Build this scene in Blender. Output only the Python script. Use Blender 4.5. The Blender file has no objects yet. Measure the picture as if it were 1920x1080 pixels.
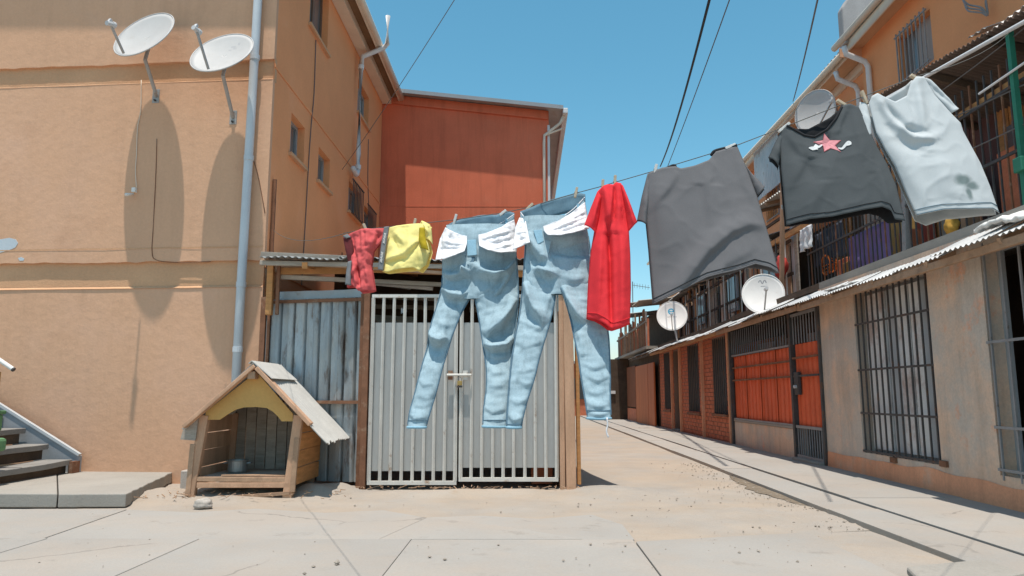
import bpy, bmesh, math, random
from mathutils import Vector, Matrix, noise as mnoise
random.seed(7)
SC = bpy.context.scene
COL = SC.collection

# ---------------------------------------------------------------- camera, sky, sun, exposure
FPX = 1373.0                      # focal length in photo pixels (1920 wide)
PITCH = math.radians(8.3)
CAMH = 1.0
cd = bpy.data.cameras.new('camera')
cd.sensor_width = 36.0
cd.lens = 36.0 * FPX / 1920.0
cd.clip_end = 2000
cam = bpy.data.objects.new('camera', cd)
COL.objects.link(cam)
cam.location = (0, 0, CAMH)
cam.rotation_euler = (math.pi / 2 + PITCH, 0, 0)
SC.camera = cam

SUN_TO = Vector((-0.034, -0.198, 1.0)).normalized()      # towards the sun
SUN_EL = math.asin(SUN_TO.z)
SUN_AZ = math.atan2(SUN_TO.x, SUN_TO.y)
w = bpy.data.worlds.new('World')
SC.world = w
w.use_nodes = True
wn = w.node_tree.nodes
wl = w.node_tree.links
sky = wn.new('ShaderNodeTexSky')
sky.sky_type = 'NISHITA'
sky.sun_disc = False
sky.sun_elevation = SUN_EL
sky.sun_rotation = SUN_AZ
sky.air_density = 1.0
sky.dust_density = 1.0
sky.ozone_density = 1.0
sky.altitude = 300
hs = wn.new('ShaderNodeHueSaturation')
hs.inputs['Hue'].default_value = 0.468
hs.inputs['Saturation'].default_value = 1.24
hs.inputs['Value'].default_value = 1.0
wl.new(sky.outputs['Color'], hs.inputs['Color'])
wl.new(hs.outputs['Color'], wn['Background'].inputs['Color'])
wn['Background'].inputs['Strength'].default_value = 0.135
sd = bpy.data.lights.new('sun', 'SUN')
sd.energy = 3.9
sd.angle = math.radians(0.55)
sd.color = (1.0, 0.935, 0.85)
sun = bpy.data.objects.new('sun', sd)
COL.objects.link(sun)
sun.location = (-3, -20, 60)
sun.rotation_euler = SUN_TO.to_track_quat('Z', 'Y').to_euler()
SC.view_settings.view_transform = 'Standard'
SC.view_settings.look = 'None'
SC.view_settings.exposure = 0.36
SC.view_settings.gamma = 1.0
SC.cycles.max_bounces = 8
SC.cycles.diffuse_bounces = 5

# ---------------------------------------------------------------- geometry helpers
V = Vector
def ray(px, py):
    dx = (px - 960) / FPX
    dy = (540 - py) / FPX
    return V((dx, math.cos(PITCH) - dy * math.sin(PITCH), math.sin(PITCH) + dy * math.cos(PITCH)))
EYE = V((0, 0, CAMH))
def atY(px, py, Y):
    d = ray(px, py)
    return EYE + d * (Y / d.y)
def gr(px, py, z=0.0):
    d = ray(px, py)
    return EYE + d * ((z - CAMH) / d.z)
def onp(px, py, p0, n):
    d = ray(px, py)
    return EYE + d * ((V(p0) - EYE).dot(V(n)) / d.dot(V(n)))
LK = 0.018                          # the lane runs along (LK, 1, 0)
LANE = V((LK, 1, 0)).normalized()
LN = V((1, -LK, 0)).normalized()
def A(px, py, a):                   # photo point on the lane-parallel plane at lateral offset a
    return onp(px, py, (a, 0, 0), (1, -LK, 0))
def Aw(a, b, z):
    return V((a + LK * b, b, z))

ORG = {}
class MB:
    def __init__(self):
        self.v = []; self.f = []
    def add(self, vs, fs):
        o = len(self.v)
        self.v += [V(p) for p in vs]
        self.f += [tuple(i + o for i in f) for f in fs]
        return self
    def obox(self, o, x, y, z):
        o, x, y, z = V(o), V(x), V(y), V(z)
        if x.cross(y).dot(z) < 0:
            x, y = y, x
        p = [o, o + x, o + x + y, o + y, o + z, o + x + z, o + x + y + z, o + y + z]
        return self.add(p, [(3, 2, 1, 0), (4, 5, 6, 7), (0, 1, 5, 4), (1, 2, 6, 5), (2, 3, 7, 6), (3, 0, 4, 7)])
    def box(self, lo, hi):
        lo, hi = V(lo), V(hi)
        d = hi - lo
        return self.obox(lo, (d.x, 0, 0), (0, d.y, 0), (0, 0, d.z))
    def bar(self, p, q, w, h, up=(0, 0, 1)):
        p, q = V(p), V(q)
        t = (q - p).normalized()
        s = t.cross(V(up))
        if s.length < 1e-4:
            s = t.cross(V((0, 1, 0)))
        s.normalize()
        u = s.cross(t)
        return self.obox(p - s * w / 2 - u * h / 2, s * w, u * h, q - p)
    def tube(self, pts, r, n=8, caps=True):
        pts = [V(p) for p in pts]
        R = r if isinstance(r, (list, tuple)) else [r] * len(pts)
        o = len(self.v)
        ref = V((0, 0, 1))
        t0 = (pts[1] - pts[0]).normalized()
        if abs(t0.z) > .9:
            ref = V((0, 1, 0))
        for i, p in enumerate(pts):
            a = pts[max(i - 1, 0)]; b = pts[min(i + 1, len(pts) - 1)]
            t = (b - a).normalized()
            s = t.cross(ref)
            if s.length < 1e-3:
                s = t.cross(V((1, 0, 0)))
            s.normalize()
            u = s.cross(t)
            for k in range(n):
                an = 2 * math.pi * k / n
                self.v.append(p + (s * math.cos(an) + u * math.sin(an)) * R[i])
        m = len(pts)
        for i in range(m - 1):
            for k in range(n):
                k2 = (k + 1) % n
                self.f.append((o + i * n + k, o + i * n + k2, o + (i + 1) * n + k2, o + (i + 1) * n + k))
        if caps:
            self.f.append(tuple(o + k for k in range(n))[::-1])
            self.f.append(tuple(o + (m - 1) * n + k for k in range(n)))
        return self
    def prism(self, poly, vec):
        n = len(poly)
        vec = V(vec)
        p = [V(q) for q in poly]
        nrm = V((0, 0, 0))
        for i in range(n):
            nrm += p[i].cross(p[(i + 1) % n])
        if nrm.dot(vec) < 0:
            p.reverse()
        vs = p + [q + vec for q in p]
        fs = [tuple(range(n))[::-1], tuple(range(n, 2 * n))]
        fs += [(i, (i + 1) % n, n + (i + 1) % n, n + i) for i in range(n)]
        return self.add(vs, fs)
    def quad(self, a, b, c, d):
        return self.add([a, b, c, d], [(0, 1, 2, 3)])
    def grid(self, fn, nu, nv, closed_u=False):
        o = len(self.v)
        cu = nu if closed_u else nu + 1
        for j in range(nv + 1):
            for i in range(cu):
                self.v.append(V(fn(i / nu, j / nv)))
        for j in range(nv):
            for i in range(nu):
                i2 = (i + 1) % cu
                self.f.append((o + j * cu + i, o + j * cu + i2, o + (j + 1) * cu + i2, o + (j + 1) * cu + i))
        return self
    def build(self, name, mat, parent=None, smooth=False, bevel=0, solid=0, auto=None):
        org = ORG[parent.name] if parent else V((0, 0, 0))
        me = bpy.data.meshes.new(name)
        me.from_pydata([tuple(p - org) for p in self.v], [], self.f)
        me.validate()
        me.update()
        ob = bpy.data.objects.new(name, me)
        COL.objects.link(ob)
        if mat is not None:
            me.materials.append(mat)
        if smooth:
            for p in me.polygons:
                p.use_smooth = True
        if parent:
            ob.parent = parent
        ORG[ob.name] = org.copy()
        if bevel:
            m = ob.modifiers.new('bevel', 'BEVEL'); m.width = bevel; m.segments = 2; m.limit_method = 'ANGLE'
        if solid:
            m = ob.modifiers.new('solid', 'SOLIDIFY'); m.thickness = solid; m.offset = 0
        return ob

def thing(name, label, cat, loc=(0, 0, 0), group=None):
    o = bpy.data.objects.new(name, None)
    o.empty_display_size = 0.1
    COL.objects.link(o)
    o.location = loc
    ORG[o.name] = V(loc)
    o['label'] = label
    o['category'] = cat
    if group:
        o['group'] = group
    return o
def tag(o, label, cat, group=None):
    o['label'] = label; o['category'] = cat
    if group:
        o['group'] = group
    return o
def struct(o):
    o['kind'] = 'structure'
    return o

def lerp_poly(pts, t):
    """point at arclength fraction t along a polyline of tuples"""
    L = [0]
    for a, b in zip(pts, pts[1:]):
        L.append(L[-1] + math.dist(a, b))
    s = t * L[-1]
    for i in range(len(pts) - 1):
        if s <= L[i + 1] or i == len(pts) - 2:
            k = (s - L[i]) / max(L[i + 1] - L[i], 1e-9)
            return tuple(x + (y - x) * k for x, y in zip(pts[i], pts[i + 1]))
def smooth_poly(pts, n):
    """Catmull-Rom resampled to n+1 points"""
    P = [V(p) for p in pts]
    P = [P[0] * 2 - P[1]] + P + [P[-1] * 2 - P[-2]]
    out = []
    m = len(pts) - 1
    for k in range(n + 1):
        t = k / n * m
        i = min(int(t), m - 1)
        u = t - i
        p0, p1, p2, p3 = P[i], P[i + 1], P[i + 2], P[i + 3]
        out.append(0.5 * ((2 * p1) + (p2 - p0) * u + (2 * p0 - 5 * p1 + 4 * p2 - p3) * u * u + (3 * p1 - p0 - 3 * p2 + p3) * u ** 3))
    return out
def sag(p, q, s, n=24):
    p, q = V(p), V(q)
    return [p.lerp(q, i / n) - V((0, 0, s * 4 * (i / n) * (1 - i / n))) for i in range(n + 1)]

# ---------------------------------------------------------------- materials
def lin(r, g, b, k=1.0):
    f = lambda c: ((c / 255) / 12.92 if c / 255 <= .04045 else (((c / 255) + .055) / 1.055) ** 2.4)
    return (f(r) * k, f(g) * k, f(b) * k)
def mat(name, c, rough=.85, var=.12, scale=2.0, fine=.06, fscale=60, bump=.0, bscale=90, metal=0.0,
        c2=None, c2scale=1.5, c2lo=.55, c2hi=.7, stretch=(1, 1, 1), rand=0.0, spec=.25, c3=None, c3scale=6, c3lo=.6, c3hi=.66,
        bump_d=.01, trans=0.0, crack=None, streak=0.0, streak_scale=2.2):
    m = bpy.data.materials.new(name)
    m.use_nodes = True
    N = m.node_tree.nodes; L = m.node_tree.links
    B = N['Principled BSDF']
    B.inputs['Roughness'].default_value = rough
    B.inputs['Metallic'].default_value = metal
    B.inputs['Specular IOR Level'].default_value = spec
    tc = N.new('ShaderNodeTexCoord')
    mp = N.new('ShaderNodeMapping')
    mp.inputs['Scale'].default_value = stretch
    L.new(tc.outputs['Object'], mp.inputs['Vector'])
    if rand:
        oi = N.new('ShaderNodeObjectInfo')
        cx = N.new('ShaderNodeCombineXYZ')
        mu = N.new('ShaderNodeMath'); mu.operation = 'MULTIPLY'; mu.inputs[1].default_value = 40
        L.new(oi.outputs['Random'], mu.inputs[0])
        L.new(mu.outputs[0], cx.inputs['X']); L.new(mu.outputs[0], cx.inputs['Z'])
        L.new(cx.outputs[0], mp.inputs['Location'])
    def noise(s, det=5, ro=.6):
        n = N.new('ShaderNodeTexNoise')
        n.inputs['Scale'].default_value = s
        n.inputs['Detail'].default_value = det
        n.inputs['Roughness'].default_value = ro
        L.new(mp.outputs[0], n.inputs['Vector'])
        return n.outputs['Fac']
    def maprange(src, a, b, c_, d):
        r = N.new('ShaderNodeMapRange')
        r.inputs[1].default_value = a; r.inputs[2].default_value = b
        r.inputs[3].default_value = c_; r.inputs[4].default_value = d
        L.new(src, r.inputs[0])
        return r.outputs[0]
    def mix(fac, a, b, bt='MIX'):
        x = N.new('ShaderNodeMix'); x.data_type = 'RGBA'; x.blend_type = bt
        for s, val in ((x.inputs[0], fac), (x.inputs[6], a), (x.inputs[7], b)):
            if hasattr(val, 'is_linked') or hasattr(val, 'links'):
                L.new(val, s)
            elif isinstance(val, (int, float)):
                s.default_value = val
            else:
                s.default_value = (*val, 1)
        return x.outputs[2]
    col = c
    if c2:
        col = mix(maprange(noise(c2scale, 7, .65), c2lo, c2hi, 0, 1), c, c2)
    if c3:
        col = mix(maprange(noise(c3scale, 6, .7), c3lo, c3hi, 0, 1), col, c3)
    if crack:
        dn = N.new('ShaderNodeTexNoise'); dn.inputs['Scale'].default_value = 3.0; dn.inputs['Detail'].default_value = 6
        L.new(mp.outputs[0], dn.inputs['Vector'])
        mxv = N.new('ShaderNodeVectorMath'); mxv.operation = 'MULTIPLY_ADD'
        mxv.inputs[1].default_value = (.35, .35, .35)
        L.new(dn.outputs['Color'], mxv.inputs[0]); L.new(mp.outputs[0], mxv.inputs[2])
        vo = N.new('ShaderNodeTexVoronoi'); vo.feature = 'DISTANCE_TO_EDGE'; vo.inputs['Scale'].default_value = crack[0]
        L.new(mxv.outputs[0], vo.inputs['Vector'])
        cm = maprange(vo.outputs['Distance'], crack[1], crack[1] * 2.2, 1, 0)
        gate_ = maprange(noise(.9, 3), .54, .62, 0, .5)
        ml = N.new('ShaderNodeMath'); ml.operation = 'MULTIPLY'
        L.new(cm, ml.inputs[0]); L.new(gate_, ml.inputs[1])
        col = mix(ml.outputs[0], col, tuple(x * .45 for x in c))
    f1 = maprange(noise(scale, 6), .25, .75, 1 - var, 1 + var)
    def streaks():
        m2 = N.new('ShaderNodeMapping'); m2.inputs['Scale'].default_value = (2.6, 2.6, .22)
        L.new(tc.outputs['Object'], m2.inputs['Vector'])
        n = N.new('ShaderNodeTexNoise'); n.inputs['Scale'].default_value = streak_scale; n.inputs['Detail'].default_value = 8; n.inputs['Roughness'].default_value = .7
        L.new(m2.outputs[0], n.inputs['Vector'])
        return maprange(n.outputs['Fac'], .48, .78, 1.0, 1 - streak)
    def scalecol(col, fac):
        vm = N.new('ShaderNodeVectorMath'); vm.operation = 'SCALE'
        if isinstance(col, tuple):
            vm.inputs[0].default_value = col
        else:
            L.new(col, vm.inputs[0])
        L.new(fac, vm.inputs['Scale'])
        return vm.outputs[0]
    col = scalecol(col, f1)
    if streak:
        col = scalecol(col, streaks())
    if fine:
        col = scalecol(col, maprange(noise(fscale, 3), .25, .75, 1 - fine, 1 + fine))
    if rand:
        col = scalecol(col, maprange(oi.outputs['Random'], 0, 1, 1 - rand, 1 + rand))
    L.new(col, B.inputs['Base Color'])
    if bump:
        bp = N.new('ShaderNodeBump')
        bp.inputs['Strength'].default_value = bump
        bp.inputs['Distance'].default_value = bump_d
        L.new(noise(bscale, 5), bp.inputs['Height'])
        L.new(bp.outputs[0], B.inputs['Normal'])
    if trans:
        t = N.new('ShaderNodeBsdfTranslucent')
        L.new(col, t.inputs['Color'])
        ms = N.new('ShaderNodeMixShader'); ms.inputs[0].default_value = trans
        out = N['Material Output']
        L.new(B.outputs[0], ms.inputs[1]); L.new(t.outputs[0], ms.inputs[2])
        L.new(ms.outputs[0], out.inputs['Surface'])
    return m

M = {}
M['plaster'] = mat('plaster_orange', (.655, .385, .24), .92, .07, .5, .04, 35, .22, 9, c2=(.63, .385, .26), c2scale=.5, c2lo=.5, c2hi=.75, c3=(.56, .32, .20), c3scale=1.1, c3lo=.56, c3hi=.8, bump_d=.03, streak=.09)
M['plaster_side'] = mat('plaster_orange_bounce', (.80, .345, .155), .92, .11, .6, .04, 35, .2, 10, bump_d=.02, c2=(.77, .36, .19), c2scale=.6)  # orange plaster made brighter and redder to put bounce light into shaded walls
M['plaster_trim'] = mat('plaster_trim', (.60, .35, .20), .92, .1, 1.5, .06, 40, .4, 50)
M['red_plaster'] = mat('plaster_brick_red', (.66, .17, .09), .9, .16, .8, .05, 40, .3, 60, c2=(.66, .195, .11), c2scale=.7, streak=.22)
M['cream_paint'] = mat('cream_painted_timber', (.72, .62, .50), .7, .08, 3, .05, 60, .1)
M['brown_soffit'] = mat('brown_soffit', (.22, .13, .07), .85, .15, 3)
M['roof_zinc'] = mat('roof_zinc', (.42, .42, .41), .55, .15, 2, .05, metal=.4, c2=(.33, .22, .15), c2scale=2, c2lo=.6, c2hi=.75)
M['pvc'] = mat('grey_pvc_pipe', (.55, .59, .62), .5, .07, 4, .03, 50, spec=.4)
M['pvc_white'] = mat('white_pvc_pipe', (.66, .66, .66), .5, .08, 4, .03, 50, spec=.4)
M['glass_dark'] = mat('dark_window_glass', (.14, .15, .155), .12, .3, 1.5, 0, spec=.6)
M['window_grey'] = mat('grey_window_frame', (.32, .33, .34), .5, .08)
M['window_wood'] = mat('brown_window_frame', (.17, .11, .08), .7, .15)
M['iron'] = mat('dark_iron', (.075, .07, .068), .6, .25, 6, .1, c2=(.15, .08, .05), c2scale=9)
M['iron_grey'] = mat('grey_painted_iron', (.27, .265, .265), .55, .15, 6, .08, c2=(.17, .12, .09), c2scale=8, c2lo=.62)
M['cream_iron'] = mat('cream_painted_iron', (.64, .615, .565), .55, .12, 5, .06, c2=(.30, .17, .09), c2scale=7, c2lo=.60, c2hi=.72)
M['rust_iron'] = mat('rusty_brown_iron', (.22, .105, .06), .85, .25, 8, .1, c2=(.33, .22, .15), c2scale=6)
M['galv'] = mat('galvanised_sheet', (.43, .425, .41), .45, .13, 1.2, .04, 50, metal=.35, c2=(.36, .36, .355), c2scale=1.5, stretch=(1, 1, .3))
M['corr_old'] = mat('weathered_corrugated_sheet', (.36, .395, .41), .6, .22, 2.2, .08, 40, metal=.25, c2=(.40, .40, .38), c2scale=3, c2lo=.45, c2hi=.6, c3=(.19, .14, .11), c3scale=3.2, c3lo=.52, c3hi=.66, stretch=(2.2, 2.2, .6), streak=.35, rand=.12)
M['corr_light'] = mat('light_corrugated_sheet', (.50, .50, .49), .5, .16, 2, .05, metal=.3, c2=(.30, .22, .16), c2scale=4, c2lo=.6, c2hi=.75, rand=.1)
M['corr_orange'] = mat('orange_painted_corrugated', (.74, .14, .055), .65, .16, 2.5, .07, c2=(.60, .115, .05), c2scale=2, rand=.06)
M['wood_raw'] = mat('raw_sunbleached_timber', (.42, .27, .175), .9, .22, 3, .12, 30, .3, 60, stretch=(3, 3, 3), rand=.15, c2=(.33, .21, .14), c2scale=5)
M['wood_orange'] = mat('orange_brown_timber', (.50, .245, .095), .8, .25, 4, .1, 40, .3, 60, stretch=(1, 1, 6), rand=.16)
M['wood_grey'] = mat('grey_weathered_timber', (.36, .315, .265), .92, .25, 4, .12, 40, .4, 70, stretch=(1, 1, 6), rand=.25)
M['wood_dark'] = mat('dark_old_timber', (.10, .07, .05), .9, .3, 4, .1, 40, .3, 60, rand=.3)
M['wood_pink'] = mat('pinkish_raw_timber', (.50, .305, .195), .9, .25, 3, .1, 50, .3, 60, stretch=(3, 3, .6), rand=.12)
M['ochre'] = mat('ochre_painted_board', (.58, .35, .12), .8, .1, 3, .05, 40, .15, 60)
M['fibre_cement'] = mat('fibre_cement_sheet', (.50, .485, .45), .92, .12, 4, .08, 60, .3, 80)
M['concrete'] = mat('pale_concrete', (.335, .312, .283), .95, .08, .8, .05, 70, .2, 60, rand=.03, c2=(.352, .31, .268), c2scale=.9, c2lo=.45, c2hi=.62, c3=(.265, .24, .21), c3scale=3.4, c3lo=.60, c3hi=.74, crack=(.33, .0022))  # pale concrete with dusty patches, darker stains and cracks
M['concrete_grey'] = mat('grey_concrete', (.32, .295, .26), .95, .12, 1.5, .07, 70, .3, 60, c2=(.24, .22, .195), c2scale=3, c2lo=.6, c2hi=.75)
M['dirt'] = mat('dusty_earth', (.365, .30, .238), 1.0, .10, 1.6, .08, 90, .4, 70, c2=(.335, .30, .262), c2scale=.7, c2lo=.40, c2hi=.60, c3=(.33, .25, .18), c3scale=4, c3lo=.6, c3hi=.8)
M['tread'] = mat('dark_worn_tread', (.23, .22, .205), .9, .2, 4, .1, 60, .3, 60)
M['gravel'] = mat('grey_gravel', (.36, .31, .26), .95, .2, 20, .1, rand=.25)
M['stone'] = mat('pale_stone', (.42, .375, .33), .95, .2, 12, .1, 60, .4, 60)
M['dark_gap'] = mat('dark_interior', (.03, .025, .02), 1, .2)
M['dish'] = mat('pale_dish_enamel', (.50, .485, .47), .5, .06, 5, .03, 60, c2=(.43, .39, .35), c2scale=3, c2lo=.6, c2hi=.8)
M['dish_arm'] = mat('grey_galvanised_arm', (.36, .345, .33), .5, .15, 8, metal=.2)
M['dish_white'] = mat('white_dish_enamel', (.80, .775, .745), .5, .05, 5, .03, 60, c2=(.66, .58, .50), c2scale=3, c2lo=.6, c2hi=.8)
M['lnb'] = mat('grey_plastic', (.55, .55, .55), .5, .05)
M['logo_blue'] = mat('blue_print', (.10, .42, .62), .5, .05)
M['logo_grey'] = mat('grey_print', (.33, .33, .35), .6, .05)
M['black_cable'] = mat('black_cable', (.02, .02, .022), .6, .05)
M['grey_cable'] = mat('grey_cable', (.14, .13, .125), .6, .05)
M['line'] = mat('clothes_line', (.13, .13, .12), .6, .05)
M['peg'] = mat('pale_wood_peg', (.62, .50, .36), .7, .1, 30)
M['peg_white'] = mat('white_plastic_peg', (.72, .70, .66), .5, .04)
M['denim'] = mat('pale_washed_denim', (.30, .41, .465), .95, .08, 7, .10, 140, .4, 380, c2=(.365, .475, .52), c2scale=3.2, c2lo=.38, c2hi=.7, c3=(.225, .325, .385), c3scale=9, c3lo=.56, c3hi=.76, streak=.34, streak_scale=13, spec=.08, bump_d=.002)
M['denim_band'] = mat('denim_waistband', (.25, .42, .52), .92, .15, 9, .1, 160, .3, 420, spec=.1, bump_d=.002)
M['denim_inside'] = mat('shaded_denim_reverse', (.13, .215, .27), .95, .15, 9, .1, 160, spec=.1)  # dark reverse of the denim, with the shade inside the waist put in
M['seam'] = mat('denim_seam', (.10, .165, .215), .95, .15, 20, spec=.1)
M['pocket'] = mat('white_pocket_cotton', (.84, .82, .83), .95, .05, 8, .04, 120, .3, 60, spec=.1, trans=.12)
M['red_cloth'] = mat('red_jersey', (.78, .045, .055), .9, .08, 6, .06, 200, .25, 300, spec=.1, bump_d=.002, trans=.15)
M['red_cloth2'] = mat('faded_red_cloth', (.62, .11, .11), .9, .08, 8, .06, 200, .2, 300, spec=.1, bump_d=.002, trans=.1)
M['grey_trim'] = mat('grey_cotton_trim', (.17, .175, .18), .95, .1, 20, spec=.1)
M['yellow_cloth'] = mat('yellow_cotton', (.90, .78, .29), .9, .07, 8, .05, 200, .2, 300, spec=.1, bump_d=.002, trans=.15)
M['grey_tee'] = mat('grey_jersey', (.142, .138, .142), .95, .06, 5, .06, 220, .25, 320, spec=.08, bump_d=.002)
M['dark_tee'] = mat('dark_slate_jersey', (.08, .087, .09), .95, .07, 5, .06, 220, .25, 320, spec=.08, bump_d=.002)
M['tee_inside'] = mat('shaded_black_cloth', (.022, .022, .024), .95, .1, 20)  # near-black trim and seams; in sleeve openings it paints the shade
M['pale_tee'] = mat('pale_blue_white_jersey', (.54, .57, .575), .95, .05, 5, .04, 220, .25, 320, spec=.08, bump_d=.002, trans=.12)
M['stain'] = mat('dark_green_smudge', (.16, .21, .20), .95, .2, 30)
M['star'] = mat('pink_print', (.66, .27, .29), .85, .06, 30, .06)
M['star_edge'] = mat('red_print', (.45, .12, .13), .85, .06)
M['white_print'] = mat('white_print', (.68, .68, .67), .85, .1, 60)
M['white_plastic'] = mat('white_plastic_sheet', (.74, .72, .68), .6, .08, 6, .04)
M['brass'] = mat('brass', (.45, .31, .12), .35, .1, metal=.8)
M['steel_pot'] = mat('dented_steel', (.30, .30, .29), .4, .15, 8, metal=.6)
M['paint_patch'] = mat('pale_blue_paint_patch', (.52, .58, .62), .9, .06)
M['green_paint'] = mat('green_painted_steel', (.035, .20, .13), .5, .15, 8)
M['green_cloth'] = mat('green_plastic', (.12, .25, .12), .7, .2, 8)
M['render_grey'] = mat('unpainted_render', (.74, .515, .37), .95, .16, 1.4, .09, 40, .5, 30, c2=(.55, .465, .39), c2scale=1.3, c2lo=.40, c2hi=.56, c3=(.72, .36, .22), c3scale=1.5, c3lo=.58, c3hi=.68, streak=.25)
M['render_warm'] = mat('orange_dusted_render', (.74, .35, .20), .95, .18, 1.6, .09, 40, .5, 30, streak=.2, c2=(.60, .40, .28), c2scale=1.4)
M['brick'] = mat('red_brick', (.60, .20, .11), .92, .2, 5, .1, 50, .4, 60, rand=.12)
M['mortar'] = mat('brick_mortar', (.25, .17, .13), .95, .15)
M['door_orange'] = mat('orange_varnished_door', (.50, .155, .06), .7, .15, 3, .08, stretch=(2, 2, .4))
M['door_yellow'] = mat('ochre_door', (.42, .26, .09), .7, .12, 3)
M['purple_cloth'] = mat('purple_cloth', (.20, .15, .33), .95, .1, 8)
M['red_prop'] = mat('red_plastic', (.42, .05, .04), .6, .1)
M['orange_prop'] = mat('orange_plastic', (.58, .15, .03), .6, .1)
M['dark_cloth'] = mat('dark_blue_cloth', (.06, .07, .095), .95, .15, 10)
M['white_cloth'] = mat('white_cloth', (.66, .66, .66), .95, .05)
M['curtain'] = mat('pale_curtain', (.42, .36, .33), .95, .1, 4, stretch=(6, 6, .5))
M['pale_panel'] = mat('pale_grey_panel', (.74, .72, .70), .8, .1, 2, c2=(.52, .40, .36), c2scale=1.2, c2lo=.5, c2hi=.6)
# ---------------------------------------------------------------- shared builders
def wall_open(mb, o, u, L, z0, z1, openings, nrm, depth=.12):
    """wall face from o along unit u, length L, between z0 and z1, with real openings and reveals going in against nrm"""
    o, u, nrm = V(o), V(u), V(nrm)
    us = sorted({0, L, *[x for q in openings for x in q[:2]]})
    zs = sorted({z0, z1, *[x for q in openings for x in q[2:4]]})
    P = lambda a, z, d=0: V((o.x, o.y, 0)) + u * a + V((0, 0, z)) - nrm * d
    flip = u.cross(V((0, 0, 1))).dot(nrm) < 0
    def q(a, b, c, d):
        mb.quad(*((d, c, b, a) if flip else (a, b, c, d)))
    for a, b in zip(us, us[1:]):
        for c, d in zip(zs, zs[1:]):
            ca, cz = (a + b) / 2, (c + d) / 2
            if any(x0 < ca < x1 and y0 < cz < y1 for x0, x1, y0, y1 in openings):
                continue
            q(P(a, c), P(b, c), P(b, d), P(a, d))
    for x0, x1, y0, y1 in openings:
        q(P(x0, y0), P(x0, y1), P(x0, y1, depth), P(x0, y0, depth))
        q(P(x1, y1), P(x1, y0), P(x1, y0, depth), P(x1, y1, depth))
        q(P(x1, y0), P(x0, y0), P(x0, y0, depth), P(x1, y0, depth))
        q(P(x0, y1), P(x1, y1), P(x1, y1, depth), P(x0, y1, depth))
    return P

def corrugated(o, u, v, n, period, amp, seg=6, nv=1, prof=None, wob=0.0, seed=0):
    """corrugated sheet: o + s*u + t*v with waves along u displaced along n"""
    o, u, v, n = V(o), V(u), V(v), V(n).normalized()
    L = u.length
    nu = max(2, int(L / period * seg))
    f = prof or (lambda x: math.sin(2 * math.pi * x))
    def fn(a, b):
        d = amp * f(a * L / period)
        if wob:
            d += wob * mnoise.noise(V((a * L * 2 + seed, b * v.length * 2, seed)))
        return o + u * a + v * b + n * d
    return MB().grid(fn, nu, nv)
def rib(x):                       # flat pans with narrow raised seams
    x = x % 1.0
    if x < .14: return x / .14
    if x < .24: return 1.0
    if x < .38: return 1 - (x - .24) / .14
    return 0.0

# ---------------------------------------------------------------- ground
def gz(x, y):
    return .012 * mnoise.noise(V((x * .5, y * .5, 0))) + .006 * mnoise.noise(V((x * 2.3, y * 2.3, 4)))
gm = MB()
xs = [-150, -60, -25, -12] + [-9 + .25 * i for i in range(61)] + [8, 14, 30, 80, 150]
ys = [-120, -40, -12, -4] + [0 + .25 * i for i in range(81)] + [22, 26, 32, 45, 80, 200]
W = len(xs)
for y in ys:
    for x in xs:
        gm.v.append(V((x, y, gz(x, y) - .012)))
for j in range(len(ys) - 1):
    for i in range(W - 1):
        gm.f.append((j * W + i, j * W + i + 1, (j + 1) * W + i + 1, (j + 1) * W + i))
struct(gm.build('ground', M['dirt'], smooth=True))

# concrete road, its slabs parted by joints
road = MB()
road.quad(V((-9, -6, -.004)), V((2.1, -6, -.004)), V((2.1, 5.2, -.004)), V((-9, 5.2, -.004)))
road = struct(road.build('road', M['concrete']))
def slab(parent, poly, top, mtl, th=.06, name='concrete_slab', bev=.004):
    c = sum((V((p[0], p[1], 0)) for p in poly), V((0, 0, 0))) / len(poly)
    pp = []
    for p in poly:
        q = V((p[0], p[1], 0))
        q += (c - q).normalized() * .0022
        pp.append(V((q.x, q.y, top - th)))
    return MB().prism(pp, (0, 0, th)).build(name, mtl, parent, bevel=bev)
def la(px, py):                   # lateral lane offset of a ground pixel
    p = gr(px, py)
    return p.x - LK * p.y
edges = [-9.0, -7.3, -5.6, la(75, 1018), la(225, 1080), la(735, 1060), la(1220, 1058), 2.05]
rows = [-6, -3.1, -.2, 2.5, 5.28]
for i in range(len(edges) - 1):
    for j in range(len(rows) - 1):
        y0, y1 = rows[j], rows[j + 1]
        e0 = e1 = 0
        if j == 3 and i == 6:
            e0, e1 = -.12, .22
        top = .008 + .003 * ((i * 7 + j * 3) % 4)
        slab(road, [(edges[i] + LK * y0, y0), (edges[i + 1] + LK * y0, y0), (edges[i + 1] + LK * y1, y1 + e1), (edges[i] + LK * y1, y1 + e0)], top, M['concrete'])
# second row, broken edges running into the dirt
def gpoly(*pp):
    return [tuple(gr(*p))[:2] for p in pp]
slab(road, gpoly((-200, 1013), (78, 1013), (238, 957), (-120, 956)), .010, M['concrete'])
slab(road, gpoly((79, 1013), (710, 1013), (800, 972), (720, 958), (610, 963), (480, 955), (360, 962), (239, 957)), .007, M['concrete'], bev=.003)
slab(road, gpoly((711, 1013), (1092, 1013), (960, 991), (801, 972)), .009, M['concrete'], bev=.003)
slab(road, gpoly((802, 971.5), (961, 990.5), (1093, 1013), (1190, 1013), (1168, 985), (1110, 966), (1010, 974), (900, 968)), .006, M['concrete'], bev=.003)

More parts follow.
